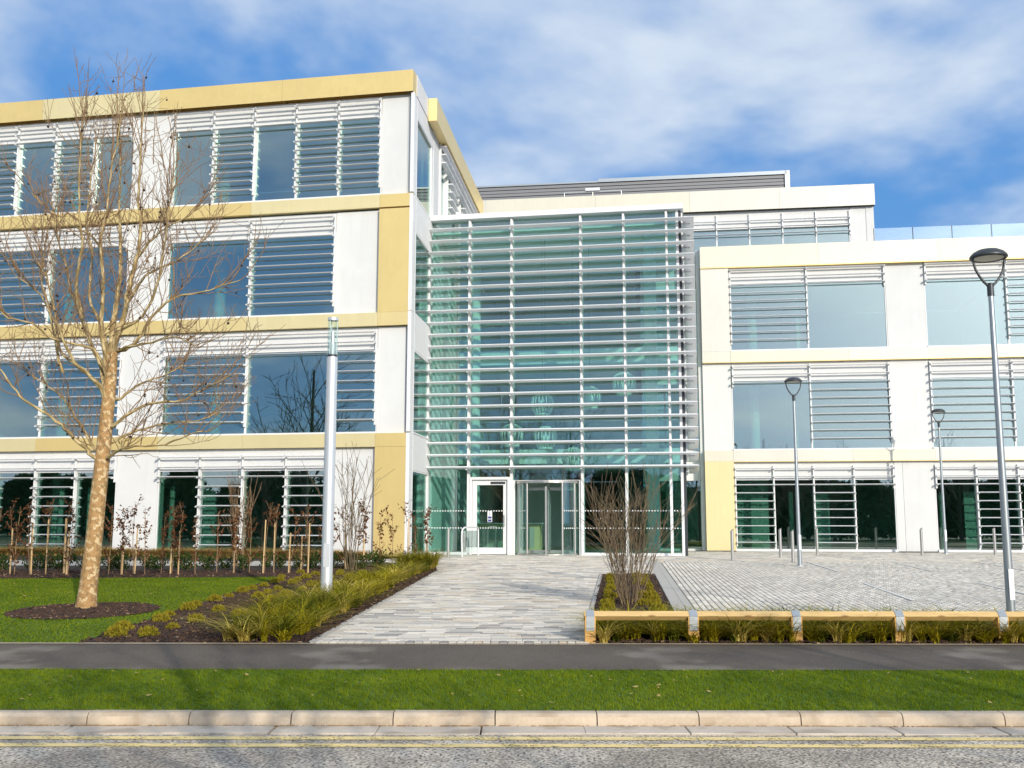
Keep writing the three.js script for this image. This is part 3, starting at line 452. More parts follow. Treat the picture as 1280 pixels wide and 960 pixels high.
  part('jamb', B(0.047, 0.12, 0, 2.50, -0.2, 0.05), M.frame, rd); part('jamb', B(2.31, 2.383, 0, 2.50, -0.2, 0.05), M.frame, rd); part('head_rail', B(0.047, 2.383, 2.502, 2.518, -0.2, 0.05), M.frame, rd);
  // loose things of the hall
  const loc = (u, w) => [u * Math.cos(a) - w * Math.sin(a), -d + u * Math.sin(a) + w * Math.cos(a)];
  const desk = (() => { const [x, z] = loc(-0.9, -4.2); return thing('reception_desk', 'pale reception desk seen through the white entrance door', 'reception desk', [x, 0.006, z], -a); })();
  part('counter', bevelBox(-1.3, 1.3, 0.0, 1.02, -0.35, 0.35, 0.02), M.oak, desk); part('top', bevelBox(-1.36, 1.36, 1.022, 1.07, -0.4, 0.42, 0.01), M.ceil, desk); part('panel', [bx(-1.1, -0.1, 0.15, 0.9, 0.351, 0.365), bx(0.1, 1.1, 0.15, 0.9, 0.351, 0.365)], M.hallFloor, desk);
  let lamp0; for (const [u, w, y, where] of [[0.75, -2.2, 5.35, 'leftmost of the upper three'], [2.45, -2.6, 5.6, 'middle of the upper three'], [3.75, -1.9, 6.0, 'highest and rightmost'], [-0.35, -2.0, 4.2, 'leftmost of all'], [0.95, -1.5, 4.05, 'middle of the lower three'], [1.95, -1.6, 3.3, 'lowest, above the revolving door']]) {
    const [x, z] = loc(u, w);
    if (!lamp0) {
      lamp0 = thing('pendant_lamp', `white slatted lantern pendant inside the entrance hall, ${where}`, 'pendant lamp', [x, y, z], -a, 'lantern pendants inside the entrance hall');
      const lm = std([0.86, 0.86, 0.82], 0.6); for (let k = 0; k < 18; k++) { const t = k / 18 * Math.PI * 2; part('slat', new Tubes().add(smooth([V(0.16, 0.40, 0), V(0.34, 0.30, 0), V(0.40, 0.1, 0), V(0.36, -0.15, 0), V(0.24, -0.34, 0)].map((p) => p.applyAxisAngle(V(0, 1, 0), t)), 8), 0.024, 0.024, 5).geo(), lm, lamp0); }
      part('ring', [new THREE.TorusGeometry(0.17, 0.03, 8, 24).rotateX(Math.PI / 2).translate(0, 0.41, 0), new THREE.TorusGeometry(0.25, 0.035, 8, 24).rotateX(Math.PI / 2).translate(0, -0.35, 0)], lm, lamp0); part('diffuser', new THREE.SphereGeometry(0.15, 16, 10).scale(1, 1.6, 1), lm, lamp0); part('cable', cyl(0.008, 0.008, 11.4 - 4.5, 0, 0.42, 0, 6), M.dark, lamp0);
    } else { const c = copyOf(lamp0, `white slatted lantern pendant inside the entrance hall, ${where}`, [x, y, z], -a); const cb = c.children.find((q) => q.name === 'cable'); cb.geometry = cyl(0.008, 0.008, 11.38 - y - 0.42, 0, 0.42, 0, 6); }
  }
  { const cb = lamp0.children.find((q) => q.name === 'cable'); cb.geometry = cyl(0.008, 0.008, 11.38 - 5.35 - 0.42, 0, 0.42, 0, 6); }
}

// ---------------------------------------------------------------- paving
{
  const plaza = structure('paving', 'plank-shaped grey and buff paving stones leading to the entrance'), r = rng(12), list = [];
  const left = (z) => (z > -26 ? lerp(-2.46, -1.86, (-z - 12.78) / 13.2) : z > -27.2 ? lerp(-1.86, -2.0, (-z - 26) / 1.2) : z > -29.6 ? lerp(-2.0, -3.0, (-z - 27.2) / 2.4) : z > -30.2 ? lerp(-3, -4, (-z - 29.6) / 0.6) : z > -31 ? -5.2 : lerp(-4.6, -3.2, clamp((-z - 31) / 1.4))) + 0.03;
  const right = (z) => (z > -16.15 ? lerp(0.98, 1.22, (-z - 13) / 3.15) : z > -25.06 ? lerp(1.22, 2.16, (-z - 16.15) / 8.9) : z > -30.7 ? lerp(3.72, 4.3, (-z - 25.06) / 4.6) : 29) - 0.03;
  const front = (x) => (x < -3.1 ? -32.5 + (x + 3.26) * 0.19 : x < 5.9 ? -35.28 + x * 0.1717 : -41.0 + x * 0.1408) + 0.05;
  for (let z = -13.02, row = 0; z > -40; z -= 0.106, row++) {
    let x = left(z), e = Math.min(right(z), 24); x += row ? 0 : 0; let first = true;
    while (x < e - 0.05) {
      let L = row < 1 ? 0.105 : [0.2, 0.3, 0.3, 0.4, 0.5][Math.floor(r() * 5)]; if (first) L *= 0.4 + r() * 0.6; first = false; if (e - x - L < 0.09) L = e - x;
      if (z - 0.05 > front(x + L / 2) && !(z < -30.5 && x > 6 && z < front(x) + 0.1)) list.push([x + L / 2, z, L, row < 1 ? 0.2 : 0.1]);
      x += L;
    }
    if (row === 0) z -= 0.05;
  }
  const geo = {}, pg = (L, d) => geo[`${L.toFixed(2)}_${d}`] ??= bevelBox(-L / 2 + 0.004, L / 2 - 0.004, -0.06, 0, -d / 2 + 0.004, d / 2 - 0.004, 0.004);
  const pick = () => { const t = r(); return t < 0.34 ? 0 : t < 0.60 ? 1 : t < 0.74 ? 2 : t < 0.86 ? 3 : 4; };
  const near = list.slice(0, 300), far = list.slice(300);
  for (const [x, z, L, d] of near) { const m = part('paver', pg(Math.round(L * 20) / 20 === L ? L : +L.toFixed(2), d), M.pavers[pick()], plaza); m.position.set(x, G(z) + 0.002 + (r() - 0.5) * 0.005, z); m.rotation.set((r() - 0.5) * 0.012, 0, (r() - 0.5) * 0.01); }
  const inst = new THREE.InstancedMesh(bevelBox(-0.5, 0.5, -0.06, 0, -0.046, 0.046, 0.004), M.paverField, far.length), q = new THREE.Matrix4(), E = new THREE.Euler(), Q = new THREE.Quaternion(), C = new THREE.Color();
  far.forEach(([x, z, L], i) => { E.set((r() - 0.5) * 0.012, 0, (r() - 0.5) * 0.01); q.compose(V(x, G(z) + 0.002 + (r() - 0.5) * 0.005, z), Q.setFromEuler(E), V(L - 0.008, 1, 1)); inst.setMatrixAt(i, q); const c = M.pavers[pick()].color, k = 0.93 + 0.14 * r(); inst.setColorAt(i, C.setRGB(c.r * k, c.g * k, c.b * k)); });
  inst.name = 'paver_field'; inst.userData.kind = 'stuff'; inst.castShadow = inst.receiveShadow = true; plaza.add(inst);
  const edge = []; for (const pg2 of [[[-2.46, -12.8], [-1.86, -26.0]], [[0.99, -13.05], [1.22, -16.15]], [[1.22, -16.15], [2.16, -25.08]]]) { const [p, e2] = pg2, n = Math.max(3, Math.round(Math.hypot(e2[0] - p[0], e2[1] - p[1]) / 2)); for (let i = 0; i < n; i++) { const f = i / n, h = (i + 1) / n, x0 = lerp(p[0], e2[0], f), x1 = lerp(p[0], e2[0], h), z0 = lerp(p[1], e2[1], f), z1 = lerp(p[1], e2[1], h), g = bx(-0.032, 0.032, -0.1, 0.02, -Math.hypot(x1 - x0, z1 - z0) / 2 + 0.001, Math.hypot(x1 - x0, z1 - z0) / 2 - 0.001).rotateX(-0.0206).rotateY(Math.atan2(x1 - x0, z1 - z0)).translate((x0 + x1) / 2, G((z0 + z1) / 2), (z0 + z1) / 2); part('edging_stone', g, M.paleKerb, plaza); } }
  // flush kerb strips beside the car park
  const strip = (p, e2, w, n) => { for (let i = 0; i < n; i++) { const x0 = lerp(p[0], e2[0], i / n), x1 = lerp(p[0], e2[0], (i + 1) / n), z0 = lerp(p[1], e2[1], i / n), z1 = lerp(p[1], e2[1], (i + 1) / n), L = Math.hypot(x1 - x0, z1 - z0); part('edging_stone', bx(-w / 2, w / 2, -0.1, 0.006, -L / 2 + 0.003, L / 2 - 0.003).rotateX(Math.abs(z1 - z0) > 0.1 ? -0.0206 : 0).rotateY(Math.atan2(x1 - x0, z1 - z0)).translate((x0 + x1) / 2, G((z0 + z1) / 2), (z0 + z1) / 2), M.paleKerb, plaza); } };
  strip([2.46, -14.4], [4.12, -30.55], 0.2, 18); strip([2.632, -14.4], [4.292, -30.55], 0.13, 20);
  strip([4.5, -30.62], [29, -30.62], 0.14, 27);
  // car park of small setts with open joints, laid square to its left edge
  const cp = structure('car_park', 'car park of small grey setts with wide open joints'), th = Math.atan2(1.67, 16.15), ux = Math.cos(th), uz = Math.sin(th), setts = [];
  for (let j = 0; j < 82; j++) for (let i = 0; i < 250; i++) { const a = 0.05 + i * 0.106, b = j * 0.206, x = 2.71 + a * ux + b * Math.sin(th), z = -14.36 + a * uz * 0.0 - b * Math.cos(th) + a * 0.0; if (z < -30.5) continue; if (Math.abs(x) > -z * 0.62) continue; setts.push([x, z]); }
  setts.sort((a, b) => (b[1] - a[1]) || (a[0] - b[0]));
  const sg = bevelBox(-0.043, 0.043, -0.06, 0, -0.092, 0.092, 0.006);
  const tones = [[0.57, 0.53, 0.465], [0.48, 0.45, 0.40], [0.63, 0.59, 0.525], [0.51, 0.465, 0.40]], mats = tones.map((c) => std(c, 0.88, 0, { map: weather }));
  setts.slice(0, 300).forEach(([x, z]) => { const m = part('sett', sg, mats[Math.floor(r() * 4)], cp); m.position.set(x, G(z) + (r() - 0.5) * 0.006, z); m.rotation.set((r() - 0.5) * 0.02, -th * 0.9, (r() - 0.5) * 0.02); });
  const rest = setts.slice(300), si = new THREE.InstancedMesh(sg, M.paverField, rest.length);
  rest.forEach(([x, z], i) => { E.set((r() - 0.5) * 0.02, -th * 0.9, (r() - 0.5) * 0.02); q.compose(V(x, G(z) + (r() - 0.5) * 0.006, z), Q.setFromEuler(E), V(1, 1, 1)); si.setMatrixAt(i, q); const n = fbm(x * 0.6 + 9, z * 0.6, 3, 3), c = tones[Math.floor(r() * 4)], k = 0.84 + 0.3 * n; si.setColorAt(i, C.setRGB(c[0] * k, c[1] * k, c[2] * k)); });
  si.name = 'sett_field'; si.userData.kind = 'stuff'; si.castShadow = si.receiveShadow = true; cp.add(si);
  for (const [x0, z0, x1, z1] of [[11.14, -30.4, 10.65, -26.3], [13.6, -30.4, 13.15, -26.3], [16.1, -30.4, 15.65, -26.3], [8.65, -30.4, 8.2, -26.0], [7.6, -22.6, 7.1, -18.4], [10.1, -22.6, 9.6, -18.4]]) { const L = Math.hypot(x1 - x0, z1 - z0), g = new THREE.PlaneGeometry(0.08, L).rotateX(-Math.PI / 2).rotateY(Math.atan2(x1 - x0, z1 - z0)); const p = g.attributes.position; for (let i = 0; i < p.count; i++) { p.setXYZ(i, p.getX(i) + (x0 + x1) / 2, 0, p.getZ(i) + (z0 + z1) / 2); p.setY(i, G(p.getZ(i)) + 0.0085); } part('bay_line', metreUV(g), M.paint, cp); }
}
// ---------------------------------------------------------------- turf, mulch, sedge
function scatter(name, geo, mat, spots, label, color) { // spots: [x, z, yaw, scale, sy]
  const im = new THREE.InstancedMesh(geo, mat, spots.length), q = new THREE.Matrix4(), Q = new THREE.Quaternion(), E = new THREE.Euler();
  spots.forEach(([x, z, yaw, s, sy, tilt], i) => { E.set(tilt ?? 0, yaw, 0); q.compose(V(x, G(z) + (spots.lift ?? 0), z), Q.setFromEuler(E), V(s, sy ?? s, s)); im.setMatrixAt(i, q); if (color) im.setColorAt(i, color(x, z, i)); });
  im.name = numbered(name); im.userData = { kind: 'stuff', label }; im.castShadow = im.receiveShadow = true; scene.add(im); return im;
}
function bladeClump(n, h, spread, lean, w, seed, segs = 3, droop = 0.9) {
  const r = rng(seed), pos = [], nor = [];
  for (let i = 0; i < n; i++) {
    const a = r() * 6.283, rr = Math.sqrt(r()) * spread, hh = h * (0.55 + 0.6 * r()), d = r() * 6.283, l = lean * (0.35 + r()) * hh, wx = Math.cos(d + 1.57) * w, wz = Math.sin(d + 1.57) * w; let pr = null;
    for (let s = 0; s <= segs; s++) { const t = s / segs, x = Math.cos(a) * rr + Math.cos(d) * l * t * t, z = Math.sin(a) * rr + Math.sin(d) * l * t * t, y = hh * (t - droop * 0.5 * lean * t * t), k = (1 - t * 0.9); const L = [x - wx * k, y, z - wz * k], R = [x + wx * k, y, z + wz * k]; if (pr) { pos.push(...pr[0], ...pr[1], ...R, ...pr[0], ...R, ...L); } pr = [L, R]; }
  }
  const g = new THREE.BufferGeometry(); g.setAttribute('position', new THREE.Float32BufferAttribute(pos, 3)); g.computeVertexNormals();
  const N = g.attributes.normal; for (let i = 0; i < N.count; i++) { const v = V(N.getX(i), N.getY(i), N.getZ(i)); if (v.y < 0) v.negate(); v.y += 0.5; v.normalize(); N.setXYZ(i, v.x, v.y, v.z); }
  return g;
}
{
  const r = rng(99), C = new THREE.Color();
  const turfColor = (x, z) => { const n = fbm(x * 2.1 + 50, z * 2.1 + 50, 7, 4), m = r(); return C.setRGB(lerp(0.10, 0.28, clamp(n * 0.8 + m * 0.55 - 0.2)), lerp(0.155, 0.335, clamp(n * 0.75 + m * 0.45 - 0.1)), lerp(0.005, 0.013, n)); };
  const spots = []; for (let z = -9.205; z > -11.06; z -= 0.034) for (let x = -8; x < 8.6; x += 0.04) { const xx = x + (r() - 0.5) * 0.04; if (Math.abs(xx) > -z * 0.82) continue; spots.push([xx, z + (r() - 0.5) * 0.03, r() * 6.28, 0.75 + 0.5 * r(), 0.6 + 0.8 * r() * (0.5 + fbm(xx * 3, z * 3, 4, 2))]); }
  scatter('verge_grass', bladeClump(9, 0.040, 0.025, 0.8, 0.0022, 4, 2), M.blade, spots, 'mown green grass of the roadside verge', turfColor);
  const ring = (x, z) => { const dx = (x + 6.76) / 1.12, dz = (z + 16.55) / 1.25; return dx * dx + dz * dz < 1 + 0.12 * (fbm(x * 2, z * 2, 5, 2) - 0.5); };
  const sp2 = []; for (let z = -12.83; z > -24; z -= 0.052) for (let x = -15; x < -5.3; x += 0.055) { const xx = x + (r() - 0.5) * 0.05, zz = z + (r() - 0.5) * 0.05; if (xx < zz * 0.56 || ring(xx, zz) || !inside(LAWN, xx, zz)) continue; sp2.push([xx, zz, r() * 6.28, 0.8 + 0.6 * r(), 0.6 + 0.5 * r()]); }
  scatter('lawn_grass', bladeClump(10, 0.035, 0.035, 0.8, 0.003, 6, 2), M.blade, sp2, 'mown green lawn grass around the tree', turfColor);
  const lf = []; for (let i = 0; i < 70; i++) lf.push([(r() - 0.5) * 11, -9.3 - 1.7 * r(), r() * 6.28, 0.5 + r(), 1, (r() - 0.5) * 0.6]); for (let i = 0; i < 60; i++) lf.push([-12 + 6.6 * r(), -13 - 10 * r(), r() * 6.28, 0.6 + r(), 1, (r() - 0.5) * 0.6]); lf.lift = 0.03;
  scatter('fallen_leaves', leafShape(0.05, 0.016).rotateX(1.4), M.straw, lf, 'scattered pale fallen leaves on the mown grass');
  const ringPoly = []; for (let i = 0; i < 40; i++) { const a = i / 40 * 6.2832; ringPoly.push([-6.76 + 1.12 * Math.cos(a), -16.55 + 1.25 * Math.sin(a)]); }
  flat('mulch_ring', sheet(ringPoly, 0.010), M.soil, 'ring of dark bark mulch round the tree');
  // bark chips
  const chip = join([bx(-0.022, 0.022, 0, 0.008, -0.009, 0.009)]), cs = [];
  const drop = (poly, n, x0, x1, z0, z1, test) => { for (let i = 0; i < n; i++) { const x = lerp(x0, x1, r()), z = lerp(z0, z1, r()); if (test ? test(x, z) : inside(poly, x, z)) cs.push([x, z, r() * 6.28, 0.5 + 1.3 * r() * r(), 1 + r(), (r() - 0.5) * 0.9]); } };
  drop(ringPoly, 3200, -8, -5.5, -15.2, -17.9); drop(BEDL, 17000, -5.4, -1.8, -12.78, -28); drop(BEDL, 7000, -14, -4, -23.2, -26); drop(BUSHBED, 7000, 0.9, 3.5, -13, -25.1); drop(RAILBED, 2500, 1, 9, -13.02, -14.4); drop(RAILFRONT, 700, 1, 9, -12.78, -13.02);
  cs.lift = 0.012; scatter('bark_mulch', chip, std([1, 1, 1], 0.95), cs, 'dark bark mulch chips on the planting beds', () => { const t = r(); return t < 0.965 ? C.setRGB(0.022 + 0.06 * t, 0.011 + 0.03 * t, 0.007 + 0.016 * t) : C.setRGB(0.26, 0.17, 0.10); });
  // ornamental sedge
  const sedge = (seed) => bladeClump(48, 0.70, 0.07, 1.25, 0.009, seed, 5, 0.72), S1 = [], S2 = [], S3 = [];
  const sedgeColor = () => { const t = r(); return t < 0.2 ? C.setRGB(0.60, 0.47, 0.11) : t < 0.55 ? C.setRGB(0.07 + 0.1 * t, 0.085 + 0.1 * t, 0.010) : C.setRGB(0.13 + 0.28 * t, 0.135 + 0.2 * t, 0.006 + 0.01 * t); };
  for (let z = -12.95; z > -27.3; z -= 0.23) { const f = (-z - 12.8) / 14.3, xr = lerp(-2.75, -2.15, f), w = lerp(0.85, 0.42, sstep(0.1, 0.9, f)); for (let x = xr - w; x < xr; x += 0.19) { const e = (xr - x) / w; if (r() < 0.08) continue; if (Math.hypot(x + 3.22, z + 18.15) < 0.2) continue; S1.push([x + (r() - 0.5) * 0.15, z + (r() - 0.5) * 0.18, r() * 6.28, 0.5 + 0.6 * r(), 0.48 + 0.52 * r()]); } }
  for (let z = -26.2; z > -28.8; z -= 0.3) for (let x = -2.9; x < -2.05; x += 0.24) S1.push([x + r() * 0.15, z, r() * 6.28, 0.8 + 0.3 * r(), 0.9 + 0.3 * r()]);
  for (let z = -12.98; z > -14.3; z -= 0.2) for (let x = 1.12; x < 8.6; x += 0.16) { if (r() < 0.1 + (x > 6.2 && x < 7.3 ? 0.7 : 0)) continue; S2.push([x + (r() - 0.5) * 0.15, z + (r() - 0.5) * 0.14, r() * 6.28, 0.7 + 0.4 * r(), 0.58 + 0.36 * r()]); }
  S1.lift = S2.lift = -0.01; scatter('sedge', sedge(3), M.sedge, S1, 'arching olive-green sedge along the left edge of the paving', sedgeColor); scatter('sedge', sedge(8), M.sedge, S2, 'arching olive-green sedge under the low timber rail', sedgeColor);
  for (let i = 0; i < 330; i++) { const x = -4.4 - 13 * r(); S3.push([x, -32.3 + (x + 4.4) * -0.19 * -1 + 0.65 + 0.35 * r() - 0.2, r() * 6.28, 0.9 + 0.4 * r(), 0.7 + 0.3 * r()]); }
  scatter('straw_sedge', bladeClump(60, 0.5, 0.16, 1.1, 0.007, 13, 3, 0.8), M.sedge, S3, 'straw-coloured sedge at the foot of the left wing', () => { const t = r(); return C.setRGB(0.42 + 0.16 * t, 0.29 + 0.12 * t, 0.10 + 0.05 * t); });
}
// ---------------------------------------------------------------- trees and shrubs
function growTwigs(T, R, p, dir, len, r0, depth, opt) { // one branch and its offspring
  const n = Math.max(3, Math.ceil(len / opt.step)), pts = [p.clone()], d = dir.clone().normalize(); let q = p.clone();
  for (let i = 0; i < n; i++) { d.add(V((R() - 0.5) * opt.wob, (R() - 0.5) * opt.wob + opt.up, (R() - 0.5) * opt.wob)).normalize(); q = q.clone().add(d.clone().multiplyScalar(len / n)); pts.push(q); }
  T.add(pts, r0, Math.max(opt.rmin, r0 * 0.35), depth > 1 ? 5 : 3);
  sprout(T, R, pts, len, r0, depth, opt, 0.25);
  return pts;
}
function sprout(T, R, pts, len, r0, depth, opt, from) {
  if (depth <= 0) return; const k = Math.round(len * opt.dens * (0.8 + 0.4 * R()));
  for (let i = 0; i < k; i++) {
    const t = lerp(from, 0.98, Math.pow(R(), 0.8)) * (pts.length - 1), a = Math.floor(t), f = t - a, b = Math.min(a + 1, pts.length - 1), p = pts[a].clone().lerp(pts[b], f), ax = pts[b].clone().sub(pts[Math.max(0, b - 1)]).normalize();
    const side = V(R() - 0.5, R() - 0.5 + (opt.lift ?? 0.15), R() - 0.5).normalize(), d = ax.multiplyScalar(opt.fwd).add(side).normalize();
    growTwigs(T, R, p, d, Math.max(0.12, opt.kid(depth) * (0.5 + 0.8 * R())), Math.max(opt.rmin, r0 * lerp(0.55, 0.3, f)), depth - 1, opt);
  }
}
{ // the young plane tree on the lawn; limbs given as pairs across and up (metres from the trunk foot) with a depth
  const R = rng(2024), t = thing('plane_tree', 'bare young plane tree with mottled cream bark standing on the lawn', 'tree', [-6.93, G(-17.0), -17.0]);
  const base = t.position, f = 480 / Math.tan(camera.fov * Math.PI / 360), P = (x, y, z = 0) => { // where a point of the photograph lies at the tree's own distance, from the trunk foot
    const d = V((x - 640) / f, (480 - y) / f, -1).applyEuler(camera.rotation), k = (base.z + z) / d.z; return camera.position.clone().add(d.multiplyScalar(k)).sub(base); };
  const trunk = new Tubes(), tp = smooth([P(107, 764), P(111, 730), P(117, 680), P(123, 620), P(129, 565), P(134, 515), P(138, 475), P(140, 440, 0.02)], 26);
  trunk.add(tp, (f) => 0.150 - 0.055 * f + 0.03 * Math.exp(-f * 14), 0, 14); part('trunk', trunk.geo(), M.bark, t);
  const limbs = new Tubes(), twigs = new Tubes(), opt = { step: 0.12, wob: 0.34, up: 0.045, dens: 6.0, fwd: 0.75, rmin: 0.0038, kid: (d) => (d === 2 ? 0.75 : 0.42), lift: 0.25 };
  const L = [ // [radius, depth end, points]
    [0.075, 0.25, [[140, 445], [146, 420], [155, 395], [162, 358], [172, 320], [176, 285], [173, 250], [176, 190], [180, 120]]],
    [0.07, -0.3, [[137, 460], [141, 412], [144, 385], [148, 358], [151, 326], [151, 295], [149, 254], [150, 205], [146, 130]]],
    [0.06, 0.7, [[135, 470], [130, 438], [127, 400], [129, 357], [127, 300], [133, 268], [140, 210], [152, 140]]],
    [0.055, -0.6, [[131, 485], [125, 455], [110, 420], [97, 385], [87, 358], [84, 335], [74, 308], [66, 270]]],
    [0.045, 0.9, [[103, 398], [96, 365], [98, 335], [103, 305], [99, 270], [100, 200], [104, 150]]],
    [0.05, 0.5, [[143, 440], [158, 435], [173, 424], [190, 396], [217, 373], [257, 364], [300, 350]]],
    [0.035, -0.5, [[160, 378], [172, 358], [186, 342], [207, 332], [222, 325], [246, 308], [262, 290]]],
    [0.035, 1.0, [[144, 440], [162, 433], [187, 429], [220, 421], [242, 432]]],
    [0.04, -0.9, [[140, 500], [150, 498], [162, 489], [181, 477], [206, 469], [228, 455]]],
    [0.045, 0.4, [[136, 535], [143, 531], [160, 517], [193, 504], [228, 501], [250, 489], [290, 468]]],
    [0.04, -0.5, [[134, 556], [142, 551], [155, 545], [176, 537], [206, 530], [252, 524], [272, 516]]],
    [0.04, 0.8, [[130, 575], [137, 571], [150, 562], [165, 558], [207, 555], [241, 542], [264, 538]]],
    [0.05, 0.6, [[126, 575], [117, 571], [107, 560], [86, 541], [68, 524], [33, 502], [14, 481], [-4, 455], [-30, 430]]],
    [0.045, -0.5, [[128, 568], [118, 560], [110, 545], [96, 525], [84, 505], [67, 487], [40, 470]]],
    [0.05, 1.0, [[132, 505], [126, 484], [110, 468], [92, 450], [79, 424], [68, 390], [60, 352], [40, 315]]],
    [0.04, -1.1, [[132, 495], [120, 478], [94, 455], [76, 440], [70, 410], [60, 380], [52, 345], [58, 300]]],
    [0.035, 0.3, [[79, 466], [74, 449], [67, 415], [60, 385], [42, 360], [20, 345]]],
    [0.035, 1.3, [[140, 450], [150, 415], [178, 395], [196, 360], [205, 310], [210, 270], [216, 220]]],
    [0.04, -1.2, [[139, 455], [128, 410], [112, 370], [115, 320], [108, 275], [112, 235], [120, 180]]],
    [0.035, 1.2, [[136, 480], [120, 440], [70, 425], [40, 405], [8, 395], [-12, 370]]],
    [0.03, 0.2, [[172, 322], [186, 305], [200, 290], [226, 275], [246, 262]]],
    [0.03, -0.2, [[129, 320], [120, 300], [90, 280], [62, 262], [38, 240]]],
  ];
  for (const [r0, dz, pts] of L) {
    const n = pts.length, c = smooth(pts.map(([x, y], i) => P(x, y, dz * i / (n - 1) * 1.1)), n * 3), len = c.reduce((s, p, i) => s + (i ? p.distanceTo(c[i - 1]) : 0), 0);
    c.forEach((p, i) => { if (i > 2) p.add(V((R() - 0.5) * 0.03, (R() - 0.5) * 0.03, (R() - 0.5) * 0.03)); });
    limbs.add(c, r0 * 0.78, 0.008, 7); sprout(twigs, R, c, len * 1.15, 0.022, 2, opt, 0.12);
    for (let k = 0; k < 4; k++) growTwigs(twigs, R, c[c.length - 1 - k], c[c.length - 1 - k].clone().sub(c[c.length - 4 - k]).normalize().add(V(0, 0.5, 0)), 0.5 + 0.6 * R(), 0.010, 1, opt);
  }
  for (const [x, y, dz, h] of [[139, 160, 0.1, 1.1], [152, 150, 0.5, 0.95], [165, 165, 0, 1.0], [182, 150, 0.1, 0.95], [192, 165, -0.2, 1.1], [205, 170, 0.6, 1.0], [128, 190, -0.5, 1.1], [110, 170, 0.5, 0.5], [212, 190, 1, 1.2], [100, 190, 0.7, 0.5], [224, 160, 1.1, 0.5]]) growTwigs(twigs, R, P(x, y + 40, dz), V((R() - 0.5) * 0.3, 1, (R() - 0.5) * 0.3), h, 0.011, 1, { ...opt, wob: 0.16, dens: 2.2 });
  const crown = part('crown', limbs.geo(), M.limb, t); part('twig', twigs.geo(), M.twig, crown, { kind: 'stuff' });
  const balls = []; for (let i = 0; i < 150; i++) { const b = (Math.floor(R() * twigs.p.length / 3 / 4)) * 12; const x = twigs.p[b], y = twigs.p[b + 1], z = twigs.p[b + 2]; balls.push(new THREE.IcosahedronGeometry(0.017 + 0.006 * R(), 1).translate(x, y - 0.06, z)); balls.push(cyl(0.002, 0.002, 0.06, x, y - 0.06, z, 3)); }
  part('seed_ball', balls, std([0.035, 0.022, 0.015], 0.95), crown, { kind: 'stuff' });
}
function multiStem(t, seed, stems, h, spread, r0, m, opt, depth = 1) {
  const R = rng(seed), T = new Tubes();
  for (let i = 0; i < stems; i++) { const a = R() * 6.283, b = Math.sqrt(R()) * 0.16, lean = spread * (0.15 + 0.95 * R()), d = V(Math.cos(a) * lean, 1, Math.sin(a) * lean).normalize(); growTwigs(T, R, V(Math.cos(a) * b, 0, Math.sin(a) * b), d, h * (0.6 + 0.45 * R()), r0 * (0.6 + 0.6 * R()), depth, opt); }
  part('stem', T.geo(), m, t, { kind: 'stuff' });
}
{
  const b = thing('bare_shrub', 'bare vase-shaped multi-stemmed shrub in the mulched bed before the entrance', 'shrub', [1.98, G(-17.6), -17.6]);
  multiStem(b, 5, 50, 2.1, 0.42, 0.0095, M.stem, { step: 0.14, wob: 0.20, up: 0.012, dens: 4.0, fwd: 1.15, rmin: 0.0034, kid: () => 0.62, lift: 0.3 });
  const s = thing('bare_shrub', 'thin bare upright shrub before the gold corner panel of the left wing', 'shrub', [-4.1, G(-26.4), -26.4]);
  multiStem(s, 15, 15, 2.9, 0.20, 0.014, M.stem, { step: 0.2, wob: 0.18, up: 0.03, dens: 3.4, fwd: 1.2, rmin: 0.005, kid: () => 0.6, lift: 0.3 });
  const s2 = thing('bare_shrub', 'reddish bare upright shrub before the ground-floor windows of the left wing', 'shrub', [-7.4, G(-28.1), -28.1]);
  multiStem(s2, 25, 16, 2.4, 0.16, 0.011, M.twig, { step: 0.2, wob: 0.14, up: 0.04, dens: 2.6, fwd: 1.3, rmin: 0.005, kid: () => 0.6, lift: 0.3 });
}
function leaves(spots, l, w, R, down = 0) { return spots.map((p) => leafShape(l * (0.7 + 0.6 * R()), w).rotateX(down + (R() - 0.5) * 2.2).rotateY(R() * 6.28).rotateZ((R() - 0.5) * 1.2).translate(p.x, p.y, p.z)); }
